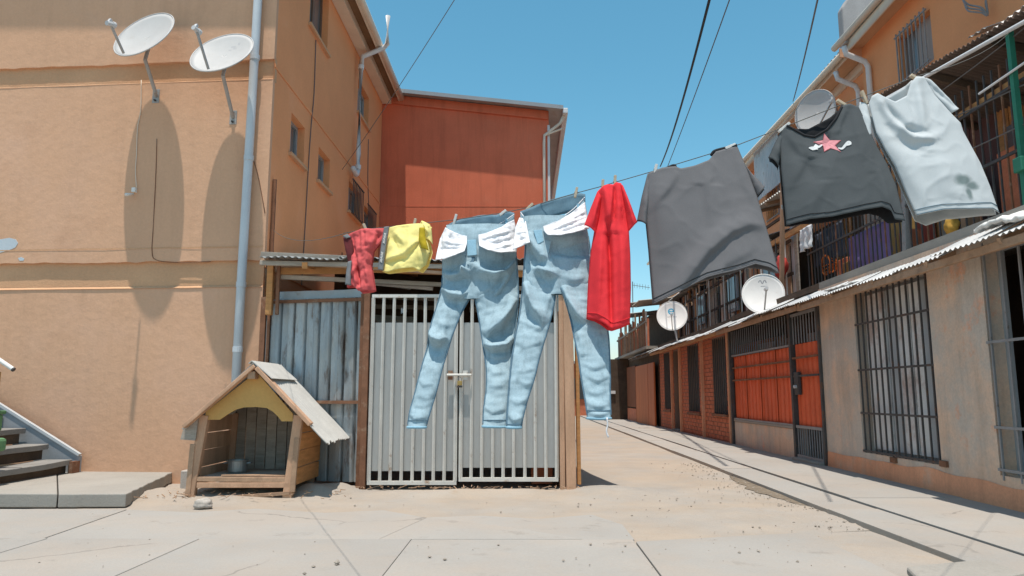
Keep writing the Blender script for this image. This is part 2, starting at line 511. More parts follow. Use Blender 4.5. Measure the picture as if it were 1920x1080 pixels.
# raised walk along the right-hand houses
walk = MB()
walk.quad(Aw(2.0, -6, -.02), Aw(4.3, -6, -.02), Aw(4.3, 40, -.02), Aw(2.0, 40, -.02))
walk = struct(walk.build('sidewalk', M['concrete']))
a_k0 = la(1640, 995) ; a_k1 = la(1540, 925)
b = -6.0
k = 0
while b < 34:
    L = 2.9 + .3 * ((k * 5) % 3)
    slab(walk, [tuple(Aw(a_k0, b, 0))[:2], tuple(Aw(a_k1 - .012, b, 0))[:2], tuple(Aw(a_k1 - .012, b + L, 0))[:2], tuple(Aw(a_k0, b + L, 0))[:2]], .028 + .004 * (k % 2), M['concrete'], th=.08, name='kerb_slab')
    slab(walk, [tuple(Aw(a_k1 + .012, b + .6, 0))[:2], tuple(Aw(4.3, b + .6, 0))[:2], tuple(Aw(4.3, b + .6 + L, 0))[:2], tuple(Aw(a_k1 + .012, b + .6 + L, 0))[:2]], .040 + .004 * ((k + 1) % 2), M['concrete'], th=.09, name='paving_slab')
    b += L
    k += 1
# low kerb stone at the right bottom edge
p0, p1, p2_, p3_ = gr(1700, 1079), gr(1848, 1064), gr(1925, 1092), gr(1750, 1130)
ks = MB().prism([V((p.x, p.y, .0)) for p in (p0, p1, p2_, p3_)], (0, 0, .05)).build('kerb_stone', M['concrete_grey'], bevel=.015)
struct(ks)

# concrete platform at the foot of the stairs
pl = thing('concrete_platform', 'low broken-edged concrete platform under the stairs beside the orange wall', 'platform', (-5.2, 7.7, 0))
P = [gr(235, 951), gr(333, 899), (-3.6, 8.72, 0), (-9, 9.1, 0), (-9, 6.8, 0), gr(108, 952)]
def jag(pts, step=.07, am=.022):
    out = []
    for a, b in zip(pts, pts[1:]):
        n = max(1, int((b - a).length / step))
        for i in range(n):
            p = a.lerp(b, i / n)
            k = am * mnoise.noise(V((p.x * 9, p.y * 9, 2))) if 0 < i else 0
            out.append(p + V((k, k, 0)))
    return out + [pts[-1]]
q0, q1, q2, q3, q4, q5 = [V((p[0], p[1], 0)) for p in P]
MB().prism(jag([q5, q0, q1]) + [V((-5.35, 8.84, 0))], (0, 0, .118)).build('slab', M['concrete_grey'], pl, bevel=.009)
q6 = q5 + V((-.012, 0, 0))
MB().prism([q6, V((-5.362, 8.84, 0)), q3, q4], (0, 0, .122)).build('slab', M['concrete_grey'], pl, bevel=.009)

# heaped earth by the dog house and along the gate
def mound(name, cx, cy, rx, ry, h, seed, mtl):
    mb = MB()
    nr, na = 14, 48
    pts = []
    def fn(u, v):
        an = 2 * math.pi * u
        r = v * (1 + .22 * mnoise.noise(V((math.cos(an) * 1.6 + seed, math.sin(an) * 1.6, 0))))
        x = cx + rx * r * math.cos(an); y = cy + ry * r * math.sin(an)
        k = max(0, 1 - v)
        z = -.012 + h * (k * k * (3 - 2 * k)) * (1 + .5 * mnoise.noise(V((x * 3, y * 3, seed)))) + .014 * mnoise.noise(V((x * 9, y * 9, seed))) * min(1, k * 4)
        return (x, y, z)
    mb.grid(fn, na, nr, closed_u=True)
    o = mb.build(name, mtl, smooth=True)
    o['kind'] = 'stuff'
    return o
mound('earth_heap', -2.7, 7.95, 1.5, .95, .10, 1.0, M['dirt'])
mound('earth_heap', -1.95, 7.75, .5, .5, .13, 5.0, M['dirt'])
mound('earth_heap', -.4, 7.75, 1.9, .38, .05, 9.0, M['dirt'])
mound('earth_heap', 1.0, 7.9, .9, .8, .045, 12.0, M['dirt'])
mound('earth_heap', -3.5, 7.6, .7, .9, .07, 3.0, M['dirt'])
mound('earth_heap', 1.9, 6.4, 1.3, .9, .022, 21.0, M['dirt'])
# dark damp soil caught along the kerb
ksm = MB()
def ksf(u, v):
    b = 6.9 + u * 2.6
    wdt = .16 * math.sin(math.pi * u) ** .7 * (1 + .6 * mnoise.noise(V((u * 9, 3, 0))))
    return Aw(la(1640, 995) - .003 - wdt * v, b, gz(la(1640, 995) + LK * b - wdt * v, b) - .006 + .012 * (1 - v) * math.sin(math.pi * u))
kso = ksm.grid(ksf, 60, 6).build('kerb_soil', mat('damp_soil', (.19, .15, .11), 1, .25, 9, .15, 60, .5, 60), smooth=True)
kso['kind'] = 'stuff'
# loose gravel
gv = MB()
rnd = random.Random(3)
def pebble(mb, c, r, rnd, flat=.6):
    base = [(1, 0, 0), (-1, 0, 0), (0, 1, 0), (0, -1, 0), (0, 0, 1), (0, 0, -1), (.6, .6, .5), (-.6, .6, .4), (-.6, -.6, .5), (.6, -.6, .4)]
    # octahedron with jitter
    vs = [V((x * r * rnd.uniform(.7, 1.2), y * r * rnd.uniform(.7, 1.2), z * r * flat * rnd.uniform(.7, 1.2))) + V(c) for x, y, z in base[:6]]
    mb.add(vs, [(0, 2, 4), (2, 1, 4), (1, 3, 4), (3, 0, 4), (2, 0, 5), (1, 2, 5), (3, 1, 5), (0, 3, 5)])
for i in range(820):
    if i < 330:
        u = rnd.random()
        a = la(1640, 995) - .02 - abs(rnd.gauss(0, .28)); y = 5.6 + u * 5.5
        x = a + LK * y
    else:
        x = rnd.uniform(-4, 2.2); y = rnd.uniform(4.4, 8.2)
        if rnd.random() > .35 + .65 * (x > .6): continue
    pebble(gv, (x, y, gz(x, y) - .004 + (.02 if y < 5.3 else .004)), rnd.choice([.004, .005, .007, .012]) * (1.1 if i < 800 else .7), rnd)
gvo = gv.build('gravel', M['gravel'])
gvo['kind'] = 'stuff'
for (px, py, r, lab) in ((571, 1074, .014, 'smaller of two loose stones on the concrete in the foreground'), (633, 1053, .022, 'larger of two loose stones on the concrete in the foreground')):
    mb = MB(); c = gr(px, py, .03); c.z = .026
    pebble(mb, c, r, rnd, .9)
    o = mb.build('loose_stone', M['gravel'], smooth=False, bevel=.003)
    tag(o, lab, 'stone', 'loose stones on the concrete')

# ---------------------------------------------------------------- orange apartment building on the left
FA = math.radians(4.5)
FU = V((math.cos(FA), -math.sin(FA), 0))           # along the front wall, to the right
FN = V((-math.sin(FA), -math.cos(FA), 0))          # out of the front wall
F0 = gr(335, 897, .05)
def Fp(px, py, out=0.0):
    return onp(px, py, F0 + FN * out, FN)
CORNER = Fp(505, 300); CORNER.z = 0
SA = CORNER.x - LK * CORNER.y                       # lane offset of its side wall
SL = 15.2 - CORNER.y                                # length of side wall
ZTOP = 7.45
bld = thing('apartment_building', 'orange rendered three-storey block on the left with recessed bands and cream eaves', 'building', (CORNER.x - 3, CORNER.y + 3, 0))
FL = 7.0
def fw(u, z, out=0):                                # front wall local: u metres left of the corner
    return V((CORNER.x, CORNER.y, 0)) - FU * u + FN * out + V((0, 0, z))
# front wall in three lifts, parted by recessed bands with uneven lips
def rough_strip(zt, zb, out, seed, lipz):
    mb = MB()
    n = 200
    def fn(a, b):
        u = a * FL
        z = zb + (zt - zb) * b
        if b < .01 and lipz[0]: z += lipz[0] * (.4 * mnoise.noise(V((u * 1.1, seed, 0))) + .45 * mnoise.noise(V((u * 6, seed, 0))))
        if b > .99 and lipz[1]: z += lipz[1] * mnoise.noise(V((u * 2.2, seed, 5)))
        return fw(FL - u, z, out + .004 * mnoise.noise(V((u * 1.3, z * 1.3, seed))))
    mb.grid(fn, n, 6)
    # lower and upper returns
    mb.grid(lambda a, b: fn(a, 0) - FN * (.06 * b), n, 1)
    mb.grid(lambda a, b: fn(a, 1) - FN * (.06 * b), n, 1)
    mb.grid(lambda a, b: fn(1, a) - FN * (.06 * b), 6, 1)
    return mb
for (zl_, sd_) in ((2.27, 1), (4.86, 2)):                 # pale worn chamfer along each ledge
    MB().grid(lambda a, b: fw(FL - .03 - a * (FL - .04), zl_ - .008 + .026 * b + .004 * mnoise.noise(V((a * 40, sd_, 0))), .009 - .034 * b), 160, 1).build('ledge', M['plaster_trim'], bld)
rough_strip(2.27, -.1, .0, 1, (0, .0)).build('wall', M['plaster'], bld, smooth=False)
rough_strip(4.86, 2.585, .006, 2, (.035, .0)).build('wall', M['plaster'], bld)
rough_strip(2.60, 2.25, -.035, 3, (0, 0)).build('slab_band', M['plaster_trim'], bld)
rough_strip(5.14, 4.84, -.035, 4, (0, 0)).build('slab_band', M['plaster_trim'], bld)
# top lift is the gable: pentagon
GX = 4.6; GZ = ZTOP + GX * .34
gmb = MB()
def gable_z(u):
    return ZTOP + (u if u < GX else 2 * GX - u) * .34
n = 200
o0 = len(gmb.v)
def gfn(a, b):
    u = FL * (1 - a)
    z0 = 5.12 + .012 * mnoise.noise(V((u * 1.1, 2, 0))) + .012 * mnoise.noise(V((u * 6, 2, 0)))
    return fw(u, z0 + (gable_z(u) - z0) * b, .006)
gmb.grid(gfn, n, 4)
gmb.grid(lambda a, b: gfn(a, 0) - FN * (.06 * b), n, 1)
gmb.grid(lambda a, b: gfn(1, a) - FN * (.06 * b), 4, 1)
gmb.build('wall', M['plaster'], bld)
# side wall towards the lane, with window openings
SU = LANE
SN = LN                                            # faces right
S0 = V((CORNER.x, CORNER.y, 0)) + FN * .0
def sy(Y): return (Y - S0.y) / LANE.y
wins = [(sy(9.9), sy(10.85), 6.30, 7.22), (sy(9.3), sy(9.9), 4.16, 4.72), (sy(10.6), sy(11.25), 4.18, 4.70),
        (sy(12.95), sy(13.9), 6.2, 6.84), (sy(12.5), sy(13.4), 4.2, 4.74), (sy(13.75), sy(14.6), 4.2, 4.62), (sy(11.7), sy(12.4), 6.3, 6.9)]
wins = wins[:6]
smb = MB()
SP = wall_open(smb, S0, SU, SL, -.1, ZTOP, wins, SN, .14)
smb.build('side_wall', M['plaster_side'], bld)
# faint slab edge on the side wall
for z in (5.02, 2.5):
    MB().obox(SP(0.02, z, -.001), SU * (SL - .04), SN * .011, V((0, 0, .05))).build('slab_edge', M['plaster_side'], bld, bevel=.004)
# back and far walls, so that the block is closed
bm = MB()
fl = fw(FL, 0); b1 = SP(SL, 0); bl = fl + LANE * SL
bm.quad(fl + V((0, 0, -.1)), bl + V((0, 0, -.1)), bl + V((0, 0, gable_z(FL))), fl + V((0, 0, gable_z(FL))))
bm.quad(b1 + V((0, 0, -.1)), bl + V((0, 0, -.1)), bl + V((0, 0, gable_z(FL))), b1 + V((0, 0, ZTOP)))
bm.build('rear_wall', M['plaster'], bld)
for i, (u0, u1, z0, z1) in enumerate(wins):
    fr = MB()
    t = .045
    d = .10
    fm = M['window_wood'] if i == 0 else M['window_grey']
    fr.obox(SP(u0, z0, d), SU * (u1 - u0), -SN * .04, V((0, 0, t)))
    fr.obox(SP(u0, z1 - t, d), SU * (u1 - u0), -SN * .04, V((0, 0, t)))
    fr.obox(SP(u0, z0 + t, d), SU * t, -SN * .04, V((0, 0, z1 - z0 - 2 * t)))
    fr.obox(SP(u1 - t, z0 + t, d), SU * t, -SN * .04, V((0, 0, z1 - z0 - 2 * t)))
    fr.obox(SP((u0 + u1) / 2 - t / 2, z0 + t, d + .003), SU * t, -SN * .034, V((0, 0, z1 - z0 - 2 * t)))
    wo = fr.build('window', fm, bld)
    MB().obox(SP(u0, z0, d + .025), SU * (u1 - u0), -SN * .01, V((0, 0, z1 - z0))).build('pane', M['glass_dark'], wo)
    MB().obox(SP(u0 - .06, z0 - .05, -.05), SU * (u1 - u0 + .12), -SN * .15, V((0, 0, .048))).build('sill', M['plaster_trim'], wo, bevel=.006)
    if i in (4, 5):
        nb = 8
        for k in range(nb):
            u = u0 + (u1 - u0) * (k + .5) / nb
            MB().bar(SP(u, z0 - .04, -.07), SP(u, z1 + .04, -.07), .014, .014).build('grille_bar', M['iron'], wo)
        for z in (z0 - .03, z1 + .03):
            MB().bar(SP(u0, z, -.07), SP(u1, z, -.07), .02, .016).build('grille_bar', M['iron'], wo)
# eaves, fascia, gutter, roof sheets
OV = .36
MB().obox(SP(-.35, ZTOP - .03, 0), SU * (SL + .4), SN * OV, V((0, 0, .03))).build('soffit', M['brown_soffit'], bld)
MB().obox(SP(-.35, ZTOP - .17, -.004), SU * (SL + .38), SN * .19, V((0, 0, .135))).build('wall_fascia', M['cream_paint'], bld)
MB().obox(SP(-.35, ZTOP - .12, -OV), SU * (SL + .4), SN * .025, V((0, 0, .2))).build('fascia', M['cream_paint'], bld)
gp = [SP(-.38, ZTOP - .02, -OV - .05), SP(SL + .02, ZTOP - .05, -OV - .05)]
MB().tube(gp, .07, 12).build('gutter', M['cream_paint'], bld, smooth=True)
rs = MB()
def roofpt(u, d, e=0):                               # d metres along lane, u metres left of the eave line
    return SP(d, ZTOP + .09 + (u) * .34 + e, 0) - SN * (u - OV - .05) + SN * 0
def rfn(a, b):
    return roofpt(a * (GX + OV), -.42 + b * (SL + .5), .03 * math.sin(b * (SL + .5) / .16 * 2 * math.pi) * .5)
rs.grid(rfn, 2, 260)
def rfn2(a, b):
    p = roofpt(GX + OV, -.42 + b * (SL + .5))
    return p - SN * (a * (GX + OV)) - V((0, 0, a * (GX + OV) * .34))
rs.grid(rfn2, 2, 40)
rs.build('roof', M['roof_zinc'], bld, solid=.012)
bb = MB()
bb.obox(roofpt(0, -.40, -.2), -SN * (GX + OV) + V((0, 0, (GX + OV) * .34)), SU * .03, V((0, 0, .19)))
bb.build('bargeboard', M['cream_paint'], bld)
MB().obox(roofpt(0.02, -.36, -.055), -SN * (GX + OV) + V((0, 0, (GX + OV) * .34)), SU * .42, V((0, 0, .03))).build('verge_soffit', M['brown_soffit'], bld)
# tall grey rainwater pipe on the front
pipe = [Fp(441, 712, .10), Fp(443, 690, .10), Fp(454, 470, .10), Fp(468, 230, .10), Fp(479, 60, .10), Fp(483, -10, .10)]
base = fw(0, 0); ux = (Fp(443, 690, .10) - V((CORNER.x, CORNER.y, 0))).dot(-FU)
ux2 = (Fp(483, 0, .10) - V((CORNER.x, CORNER.y, 0))).dot(-FU)
pm = MB().tube([fw(ux, .10, .09), fw(ux, 2.4, .09), fw((ux + ux2) / 2, 4.2, .09), fw(ux2, 6.0, .09), fw(ux2, 7.6, .09)], .052, 14)
dp = pm.build('downpipe', M['pvc'], bld, smooth=True)
for z, uu in ((1.52, ux), (2.28, ux), (3.82, (ux + ux2) / 2), (5.1, ux2)):
    MB().tube([fw(uu, z - .03, .09), fw(uu, z + .03, .09)], .058, 14).build('pipe_collar', M['pvc'], dp, smooth=False)
# white pipe on the side wall that turns up past the gutter
sp_ = [SP(sy(12.35), 4.92, -.1), SP(sy(12.6), 4.88, -.1), SP(sy(12.72), 4.98, -.1), SP(sy(12.72), 5.3, -.1), SP(sy(12.72), 7.02, -.1), SP(sy(12.72), 7.16, -.12), SP(sy(12.72), 7.32, -.5), SP(sy(12.72), 7.40, -.57), SP(sy(12.72), 7.95, -.57)]
spo = MB().tube(smooth_poly([sp_[0], sp_[1], sp_[2]], 8) + sp_[3:], .045, 10).build('side_pipe', M['pvc_white'], bld, smooth=True)
for z in (5.05, 6.95):
    MB().tube([SP(sy(12.72), z - .04, -.1), SP(sy(12.72), z + .04, -.1)], .054, 10).build('pipe_collar', M['pvc_white'], spo)
# thin cables clipped to the walls
for pts in ([SP(sy(10.2), 6.2, -.012), SP(sy(10.22), 5.4, -.012), SP(sy(10.15), 4.9, -.012), SP(sy(10.1), 4.3, -.012), SP(sy(10.05), 3.2, -.012), SP(sy(10.0), 2.5, -.012)],
            [SP(sy(13.9), 6.0, -.012), SP(sy(13.95), 5.2, -.012), SP(sy(14.1), 4.75, -.012)]):
    MB().tube(smooth_poly(pts, 20), .007, 5).build('wall_cable', M['grey_cable'], bld, smooth=True)
pts = [Fp(265, 150, .015), Fp(264, 205, .015), Fp(258, 240, .015), Fp(256, 290, .015), Fp(254, 320, .02), Fp(256, 352, .03)]
MB().tube(smooth_poly(pts, 24), .005, 5).build('wall_cable', M['cream_paint'], bld, smooth=True)
pts = [Fp(294, 260, .01), Fp(292, 330, .01), Fp(287, 430, .01), Fp(285, 470, .012), Fp(292, 487, .012), Fp(330, 492, .012), Fp(395, 490, .012)]
MB().tube(smooth_poly(pts, 30), .0045, 5).build('wall_cable', M['rust_iron'], bld, smooth=True)
pts = [Fp(472, 290, .01), Fp(484, 330, .01), Fp(497, 400, .01)]
MB().tube(smooth_poly(pts, 10), .005, 5).build('wall_cable', M['rust_iron'], bld, smooth=True)
# small white wall fitting and the pale paint patch
fx = MB().obox(Fp(250, 362, .0), FU * .05, FN * .05, V((0, 0, .06))).build('wall_fitting', M['white_plastic'], bld, bevel=.008)
MB().tube([Fp(250, 364, .04), Fp(236, 365, .16)], [.014, .02], 8).build('spout', M['white_plastic'], fx, smooth=True)
MB().grid(lambda a, b: fw(6.9 * (1 - a) + .02, 2.745 + .006 * mnoise.noise(V((a * 20, 0, 7))) + .014 * b, .011), 90, 1).build('render_ridge', M['plaster_trim'], bld)
pp = MB()
cp = [(-40, 452), (0, 449), (18, 446), (30, 449), (34, 456), (29, 464), (18, 469), (0, 474), (-40, 478)]
pp.prism([Fp(x, y, .0065) for x, y in cp], FN * .004)
pp.build('paint_patch', M['paint_patch'], bld)
pp = MB().prism([Fp(x, y, .0065) for x, y in [(34, 484), (40, 482), (46, 485), (44, 489), (37, 489)]], FN * .004)
pp.build('paint_patch', M['paint_patch'], bld)
# rusty bar and its rods by the corner
br = MB().bar(SP(sy(8.72), 2.6, -.03), SP(sy(8.72), 3.62, -.03), .035, .035).build('corner_bar', M['rust_iron'], bld)
for Y, z0, z1 in ((12.0, 2.4, 3.35), (12.25, 2.4, 3.35)):
    MB().bar(SP(sy(Y), z0, -.05), SP(sy(Y), z1, -.05), .018, .018).build('wall_rod', M['rust_iron'], bld)

# ---------------------------------------------------------------- brick-red building that closes the view
RY = 15.25
red = thing('gable_building', 'brick-red rendered building end behind the orange block, with a thin sloping roof edge', 'building', (-.8, RY + 2, 0))
def Rp(px, py, out=0): return atY(px, py, RY - out)
RX0, RX1 = -2.95, .80
zl, zr = 7.52, 7.12
rm = MB()
rm.add([(RX0, RY, -.1), (RX1, RY, -.1), (RX1, RY, zr), (RX0, RY, zl)], [(0, 1, 2, 3)])
rm.add([(RX0 - 3, RY + .3, -.1), (RX0, RY + .001, -.1), (RX0, RY + .001, zl), (RX0 - 3, RY + .3, zl)], [(0, 1, 2, 3)])
rm.build('wall', M['red_plaster'], red)
Lr = 9.0
MB().quad((RX1, RY, -.1), (RX1 + LK * Lr, RY + Lr, -.1), (RX1 + LK * Lr, RY + Lr, zr), (RX1, RY, zr)).build('side_wall', M['red_plaster'], red)
bw = MB()
bw.quad((RX1 + LK * Lr, RY + Lr, -.1), (RX0 - 3, RY + Lr, -.1), (RX0 - 3, RY + Lr, 8), (RX1 + LK * Lr, RY + Lr, zr))
bw.build('rear_wall', M['red_plaster'], red)
ovf = .28
rf = MB()
sl = (zr - zl) / (RX1 - RX0)
x0, x1 = RX0 - 3, RX1 + .30
z_at = lambda x: zl + (x - RX0) * sl + .02
rf.add([(x0, RY - ovf, z_at(x0)), (x1, RY - ovf, z_at(x1)), (x1 + LK * Lr, RY + Lr + .3, z_at(x1)), (x0, RY + Lr + .3, z_at(x0))], [(0, 1, 2, 3)])
ro = rf.build('roof', M['roof_zinc'], red, solid=.03)
MB().obox((x0, RY - ovf - .02, z_at(x0) - .055), (x1 - x0, 0, z_at(x1) - z_at(x0)), (0, .02, 0), (0, 0, .085)).build('verge_trim', M['window_grey'], red)
MB().obox((x0, RY - .05, z_at(x0) - .22), (x1 - x0 - .32, 0, (z_at(x1 - .32) - z_at(x0))), (0, .05 - .003, 0), (0, 0, .19)).build('verge_board', M['red_plaster'], red)
# gutter and pale downpipe on its right edge
MB().obox((x1 - .01, RY - ovf, z_at(x1) - .14), (.11, 0, 0), (LK * Lr, Lr, 0), (0, 0, .12)).build('gutter', M['pvc_white'], red, bevel=.015)
MB().tube([(x1 + .02, RY - .12, z_at(x1) - .12), (x1 - .06, RY - .10, z_at(x1) - .30), (RX1 - .10, RY - .06, z_at(x1) - .56), (RX1 - .11, RY - .06, z_at(x1) - .75), (RX1 - .11, RY - .06, .3)], .032, 8).build('downpipe', M['cream_paint'], red, smooth=True)
MB().tube([(RX1 - .1, RY - .06, z_at(x1) - .56), (x1 - .01, RY - .1, z_at(x1) - .42)], .02, 6).build('pipe_stay', M['cream_paint'], red)
MB().obox((RX1 - .03, RY - .015, 5.0), (.05, 0, 0), (0, .012, 0), (0, 0, 1.8)).build('corner_trim', M['pvc_white'], red)
MB().obox((RX0, RY - .004, 4.98), (RX1 - RX0 - .1, 0, 0), (0, .009, 0), (0, 0, .02)).build('render_joint', M['red_plaster'], red)
# ---------------------------------------------------------------- satellite dishes
def basis(n, up=(0, 0, 1)):
    n = V(n).normalized()
    x = V(up).cross(n).normalized()
    return x, n.cross(x), n
def make_dish(label, c, n, r, lnb, mount, foot, arm_from=None, logo=None, group='satellite dishes', asp=1.06, wall_n=None, enamel='dish'):
    t = thing('satellite_dish', label, 'satellite dish', foot, group)
    c, n = V(c), V(n).normalized()
    x, y, n = basis(n)
    dep = r * .16
    def fn(u, v):
        a = 2 * math.pi * u
        return c + x * (r * v * math.cos(a)) + y * (r * asp * v * math.sin(a)) + n * (dep * (v * v - 1))
    rf_ = MB().grid(fn, 40, 8, closed_u=True).build('reflector', M[enamel], t, smooth=True, solid=.006)
    rim = MB()
    rim.tube([fn(i / 40, 1.0) for i in range(41)], .008, 6, caps=False)
    rim.build('rim', M[enamel], rf_, smooth=True)
    back = c - n * (dep + .02)
    MB().obox(back - x * .06 - y * .07 - n * .05, x * .12, y * .14, n * .05).build('back_plate', M['dish_arm'], t, bevel=.006)
    pts = [back - n * .04] + [V(m) for m in mount]
    MB().tube(pts, .022, 10).build('mast', M['dish_arm'], t, smooth=False)
    if wall_n is not None:
        wx, wy, wn_ = basis(wall_n)
        f = V(mount[-1])
        b = MB().obox(f - wx * .045 - wy * .09 - wn_ * .03, wx * .09, wy * .18, wn_ * .03).build('bracket', M['dish_arm'], t, bevel=.004)
        for s in (-1, 1):
            MB().tube([f + wy * .06 * s - wn_ * .0, f + wy * .06 * s + wn_ * .03], .012, 6).build('bolt', M['iron'], b)
    a0 = V(arm_from) if arm_from is not None else c - y * r * asp * .96
    lnb = V(lnb)
    MB().bar(a0, lnb, .022, .022).build('feed_arm', M['dish_arm'], t)
    d = (c - lnb).normalized()
    l = MB().tube([lnb - d * .05, lnb + d * .02, lnb + d * .021, lnb + d * .06], [.028, .028, .036, .036], 10).build('lnb', M['lnb'], t, smooth=False)
    MB().bar(lnb - d * .03, lnb - d * .03 + y * .07, .03, .03).build('connector', M['lnb'], l)
    if logo:
        logo(t, rf_, c, x, y, n, r, dep, asp)
    return t
def surf(c, x, y, n, r, dep, asp, u, v, e=.004):
    return c + x * (u * r) + y * (v * r * asp) + n * (dep * (u * u + v * v - 1) + e)
def logo_e(t, rf_, c, x, y, n, r, dep, asp):
    mb = MB()
    def band(pts, w):
        for (a, b) in zip(pts, pts[1:]):
            dx, dy = b[0] - a[0], b[1] - a[1]; l = math.hypot(dx, dy); ox, oy = -dy / l * w / 2, dx / l * w / 2
            mb.quad(*[surf(c, x, y, n, r, dep, asp, *q) for q in ((a[0] - ox, a[1] - oy), (b[0] - ox, b[1] - oy), (b[0] + ox, b[1] + oy), (a[0] + ox, a[1] + oy))])
    cx, cy, R = -.05, .34, .17
    arc = [(cx + R * math.cos(math.radians(an)), cy + R * math.sin(math.radians(an))) for an in range(0, 320, 12)]
    band(arc, .09)
    band([(cx - R, cy), (cx + R + .03, cy)], .07)
    mb.build('printed_letter', M['logo_blue'], rf_)
    m2 = MB(); mb = m2
    for k in range(5):
        xx = -.3 + k * .13
        m2.quad(*[surf(c, x, y, n, r, dep, asp, *q) for q in ((xx, -.06), (xx + .08, -.06), (xx + .08, .0 + .03 * (k % 2)), (xx, .0 + .03 * (k % 2)))])
    m2.build('printed_name', mat('pale_grey_print', (.50, .485, .47), .6, .1), rf_)
def logo_m(t, rf_, c, x, y, n, r, dep, asp):
    mb = MB()
    def band(pts, w):
        for (a, b) in zip(pts, pts[1:]):
            dx, dy = b[0] - a[0], b[1] - a[1]; l = math.hypot(dx, dy); ox, oy = -dy / l * w / 2, dx / l * w / 2
            mb.quad(*[surf(c, x, y, n, r, dep, asp, *q) for q in ((a[0] - ox, a[1] - oy), (b[0] - ox, b[1] - oy), (b[0] + ox, b[1] + oy), (a[0] + ox, a[1] + oy))])
    band([(-.20, .62), (-.15, .70), (-.09, .71), (-.05, .60), (-.02, .55), (.02, .60), (.06, .70), (.11, .71), (.15, .64), (.17, .58)], .045)
    band([(-.10, .43), (.12, .43)], .03)
    mb.build('printed_emblem', M['logo_grey'], rf_)
def logo_blur(t, rf_, c, x, y, n, r, dep, asp):
    mb = MB()
    for (u, v, w_, h) in ((.10, .42, .16, .06), (.30, .5, .08, .1), (.05, .28, .10, .05), (.2, .33, .12, .04)):
        mb.quad(*[surf(c, x, y, n, r, dep, asp, *q) for q in ((u, v), (u + w_, v), (u + w_, v + h), (u, v + h))])
    mb.build('printed_emblem', mat('faint_print', (.44, .43, .43), .6, .1), rf_)
def view_normal(px, py, toward, right, up):
    d = ray(px, py).normalized()
    R = d.cross(V((0, 0, 1))).normalized()
    U = R.cross(d)
    return (-d * toward + R * right + U * up).normalized()
# two on the orange front wall
c1 = Fp(270, 64, .41)
make_dish('tilted pale satellite dish on the orange wall, the one farther from the tall grey pipe', c1, view_normal(270, 64, .40, -.62, .70), .385, Fp(207, 45, .86),
          [Fp(272, 112, .36), Fp(291, 172, .10), Fp(292, 180, .015)], Fp(292, 180), wall_n=FN, arm_from=Fp(232, 100, .62), logo=None)
c2 = Fp(416, 98, .46)
make_dish('tilted pale satellite dish on the orange wall right beside the tall grey pipe', c2, view_normal(416, 98, .44, -.45, .80), .375, Fp(368, 56, .92),
          [Fp(418, 142, .40), Fp(434, 208, .10), Fp(437, 220, .015)], Fp(437, 220), wall_n=FN, arm_from=Fp(391, 130, .72), logo=logo_blur)
# on the awning of the right-hand houses
def awning_dish(label, px, py, a, r, foot_px, foot_py, nr, lnb_px, lnb_py, out, logo):
    c = A(px, py, a)
    n = view_normal(px, py, *nr)
    f = A(foot_px, foot_py, a + .06)
    l = EYE + (ray(lnb_px, lnb_py).normalized()) * ((c - EYE).length - out)
    make_dish(label, c, n, r, l, [f + V((0, 0, .02)), f], f, logo=logo, asp=1.04, enamel='dish_white')
awning_dish('round white satellite dish with a blue letter on the lane awning', 1260, 592, 3.95, .40, 1270, 642, (.92, .0, .36), 1259, 590, .42, logo_e)
awning_dish('round white satellite dish with a small dark emblem, on the awning beside the brown post', 1431, 551, 3.95, .335, 1424, 588, (.92, .0, .34), 1437, 541, .36, logo_m)
# on the upper orange wall behind the dark shirt
c = A(1528, 210, 5.35)
make_dish('half-shaded satellite dish under the upper eave behind the dark shirt', c, view_normal(1528, 210, .75, -.45, .35), .40, A(1560, 190, 5.0), [A(1560, 205, 5.9), A(1566, 205, 6.25)], A(1566, 205, 6.25), wall_n=(-1, 0, 0), group='satellite dishes')

# ---------------------------------------------------------------- stairs at the left edge
st = thing('stairs', 'dark stairs with grey treads climbing left along the orange wall', 'stairs', (-5.3, 8, .14))
p = Fp(150, 862, .04)
X0 = p.x - LK * p.y
going, rise, z1 = .295, .175, .27
def stp(a, b, z): return Aw(X0 - a, b, z)
for k in range(7):
    z = z1 + rise * k
    yb = 8.60 + .02 * k
    wv = MB()
    L = 1.85
    def tf(u, v):
        return None
    n = 16
    top = []
    prof = []
    for i in range(n + 1):
        t_ = i / n
        bb_ = yb - .05 - t_ * L
        nose = .015 * mnoise.noise(V((bb_ * 3, k * 3.1, 0))) 
        dz = .006 * mnoise.noise(V((bb_ * 2.2, k * 5, 3))) - .012 * math.sin(math.pi * t_ * .8)
        prof.append((bb_, nose, dz))
    mb = MB()
    for (bb_, nose, dz) in prof:
        mb.v += [stp(going * k - nose, bb_, z + dz), stp(going * (k + 1) + .03, bb_, z + dz), stp(going * (k + 1) + .03, bb_, z - .06 + dz), stp(going * k - nose, bb_, z - .06 + dz)]
    for i in range(n):
        for q in range(4):
            q2 = (q + 1) % 4
            mb.f.append((i * 4 + q, i * 4 + q2, (i + 1) * 4 + q2, (i + 1) * 4 + q))
    mb.f.append((3, 2, 1, 0)); mb.f.append((n * 4, n * 4 + 1, n * 4 + 2, n * 4 + 3))
    mb.build('tread', M['tread'], st, bevel=.006)
    MB().obox(stp(going * k + .07, yb - L - .05, z - rise + .0), V((-.02, 0, 0)), LANE * L, V((0, 0, rise - .062))).build('riser', M['wood_dark'], st)
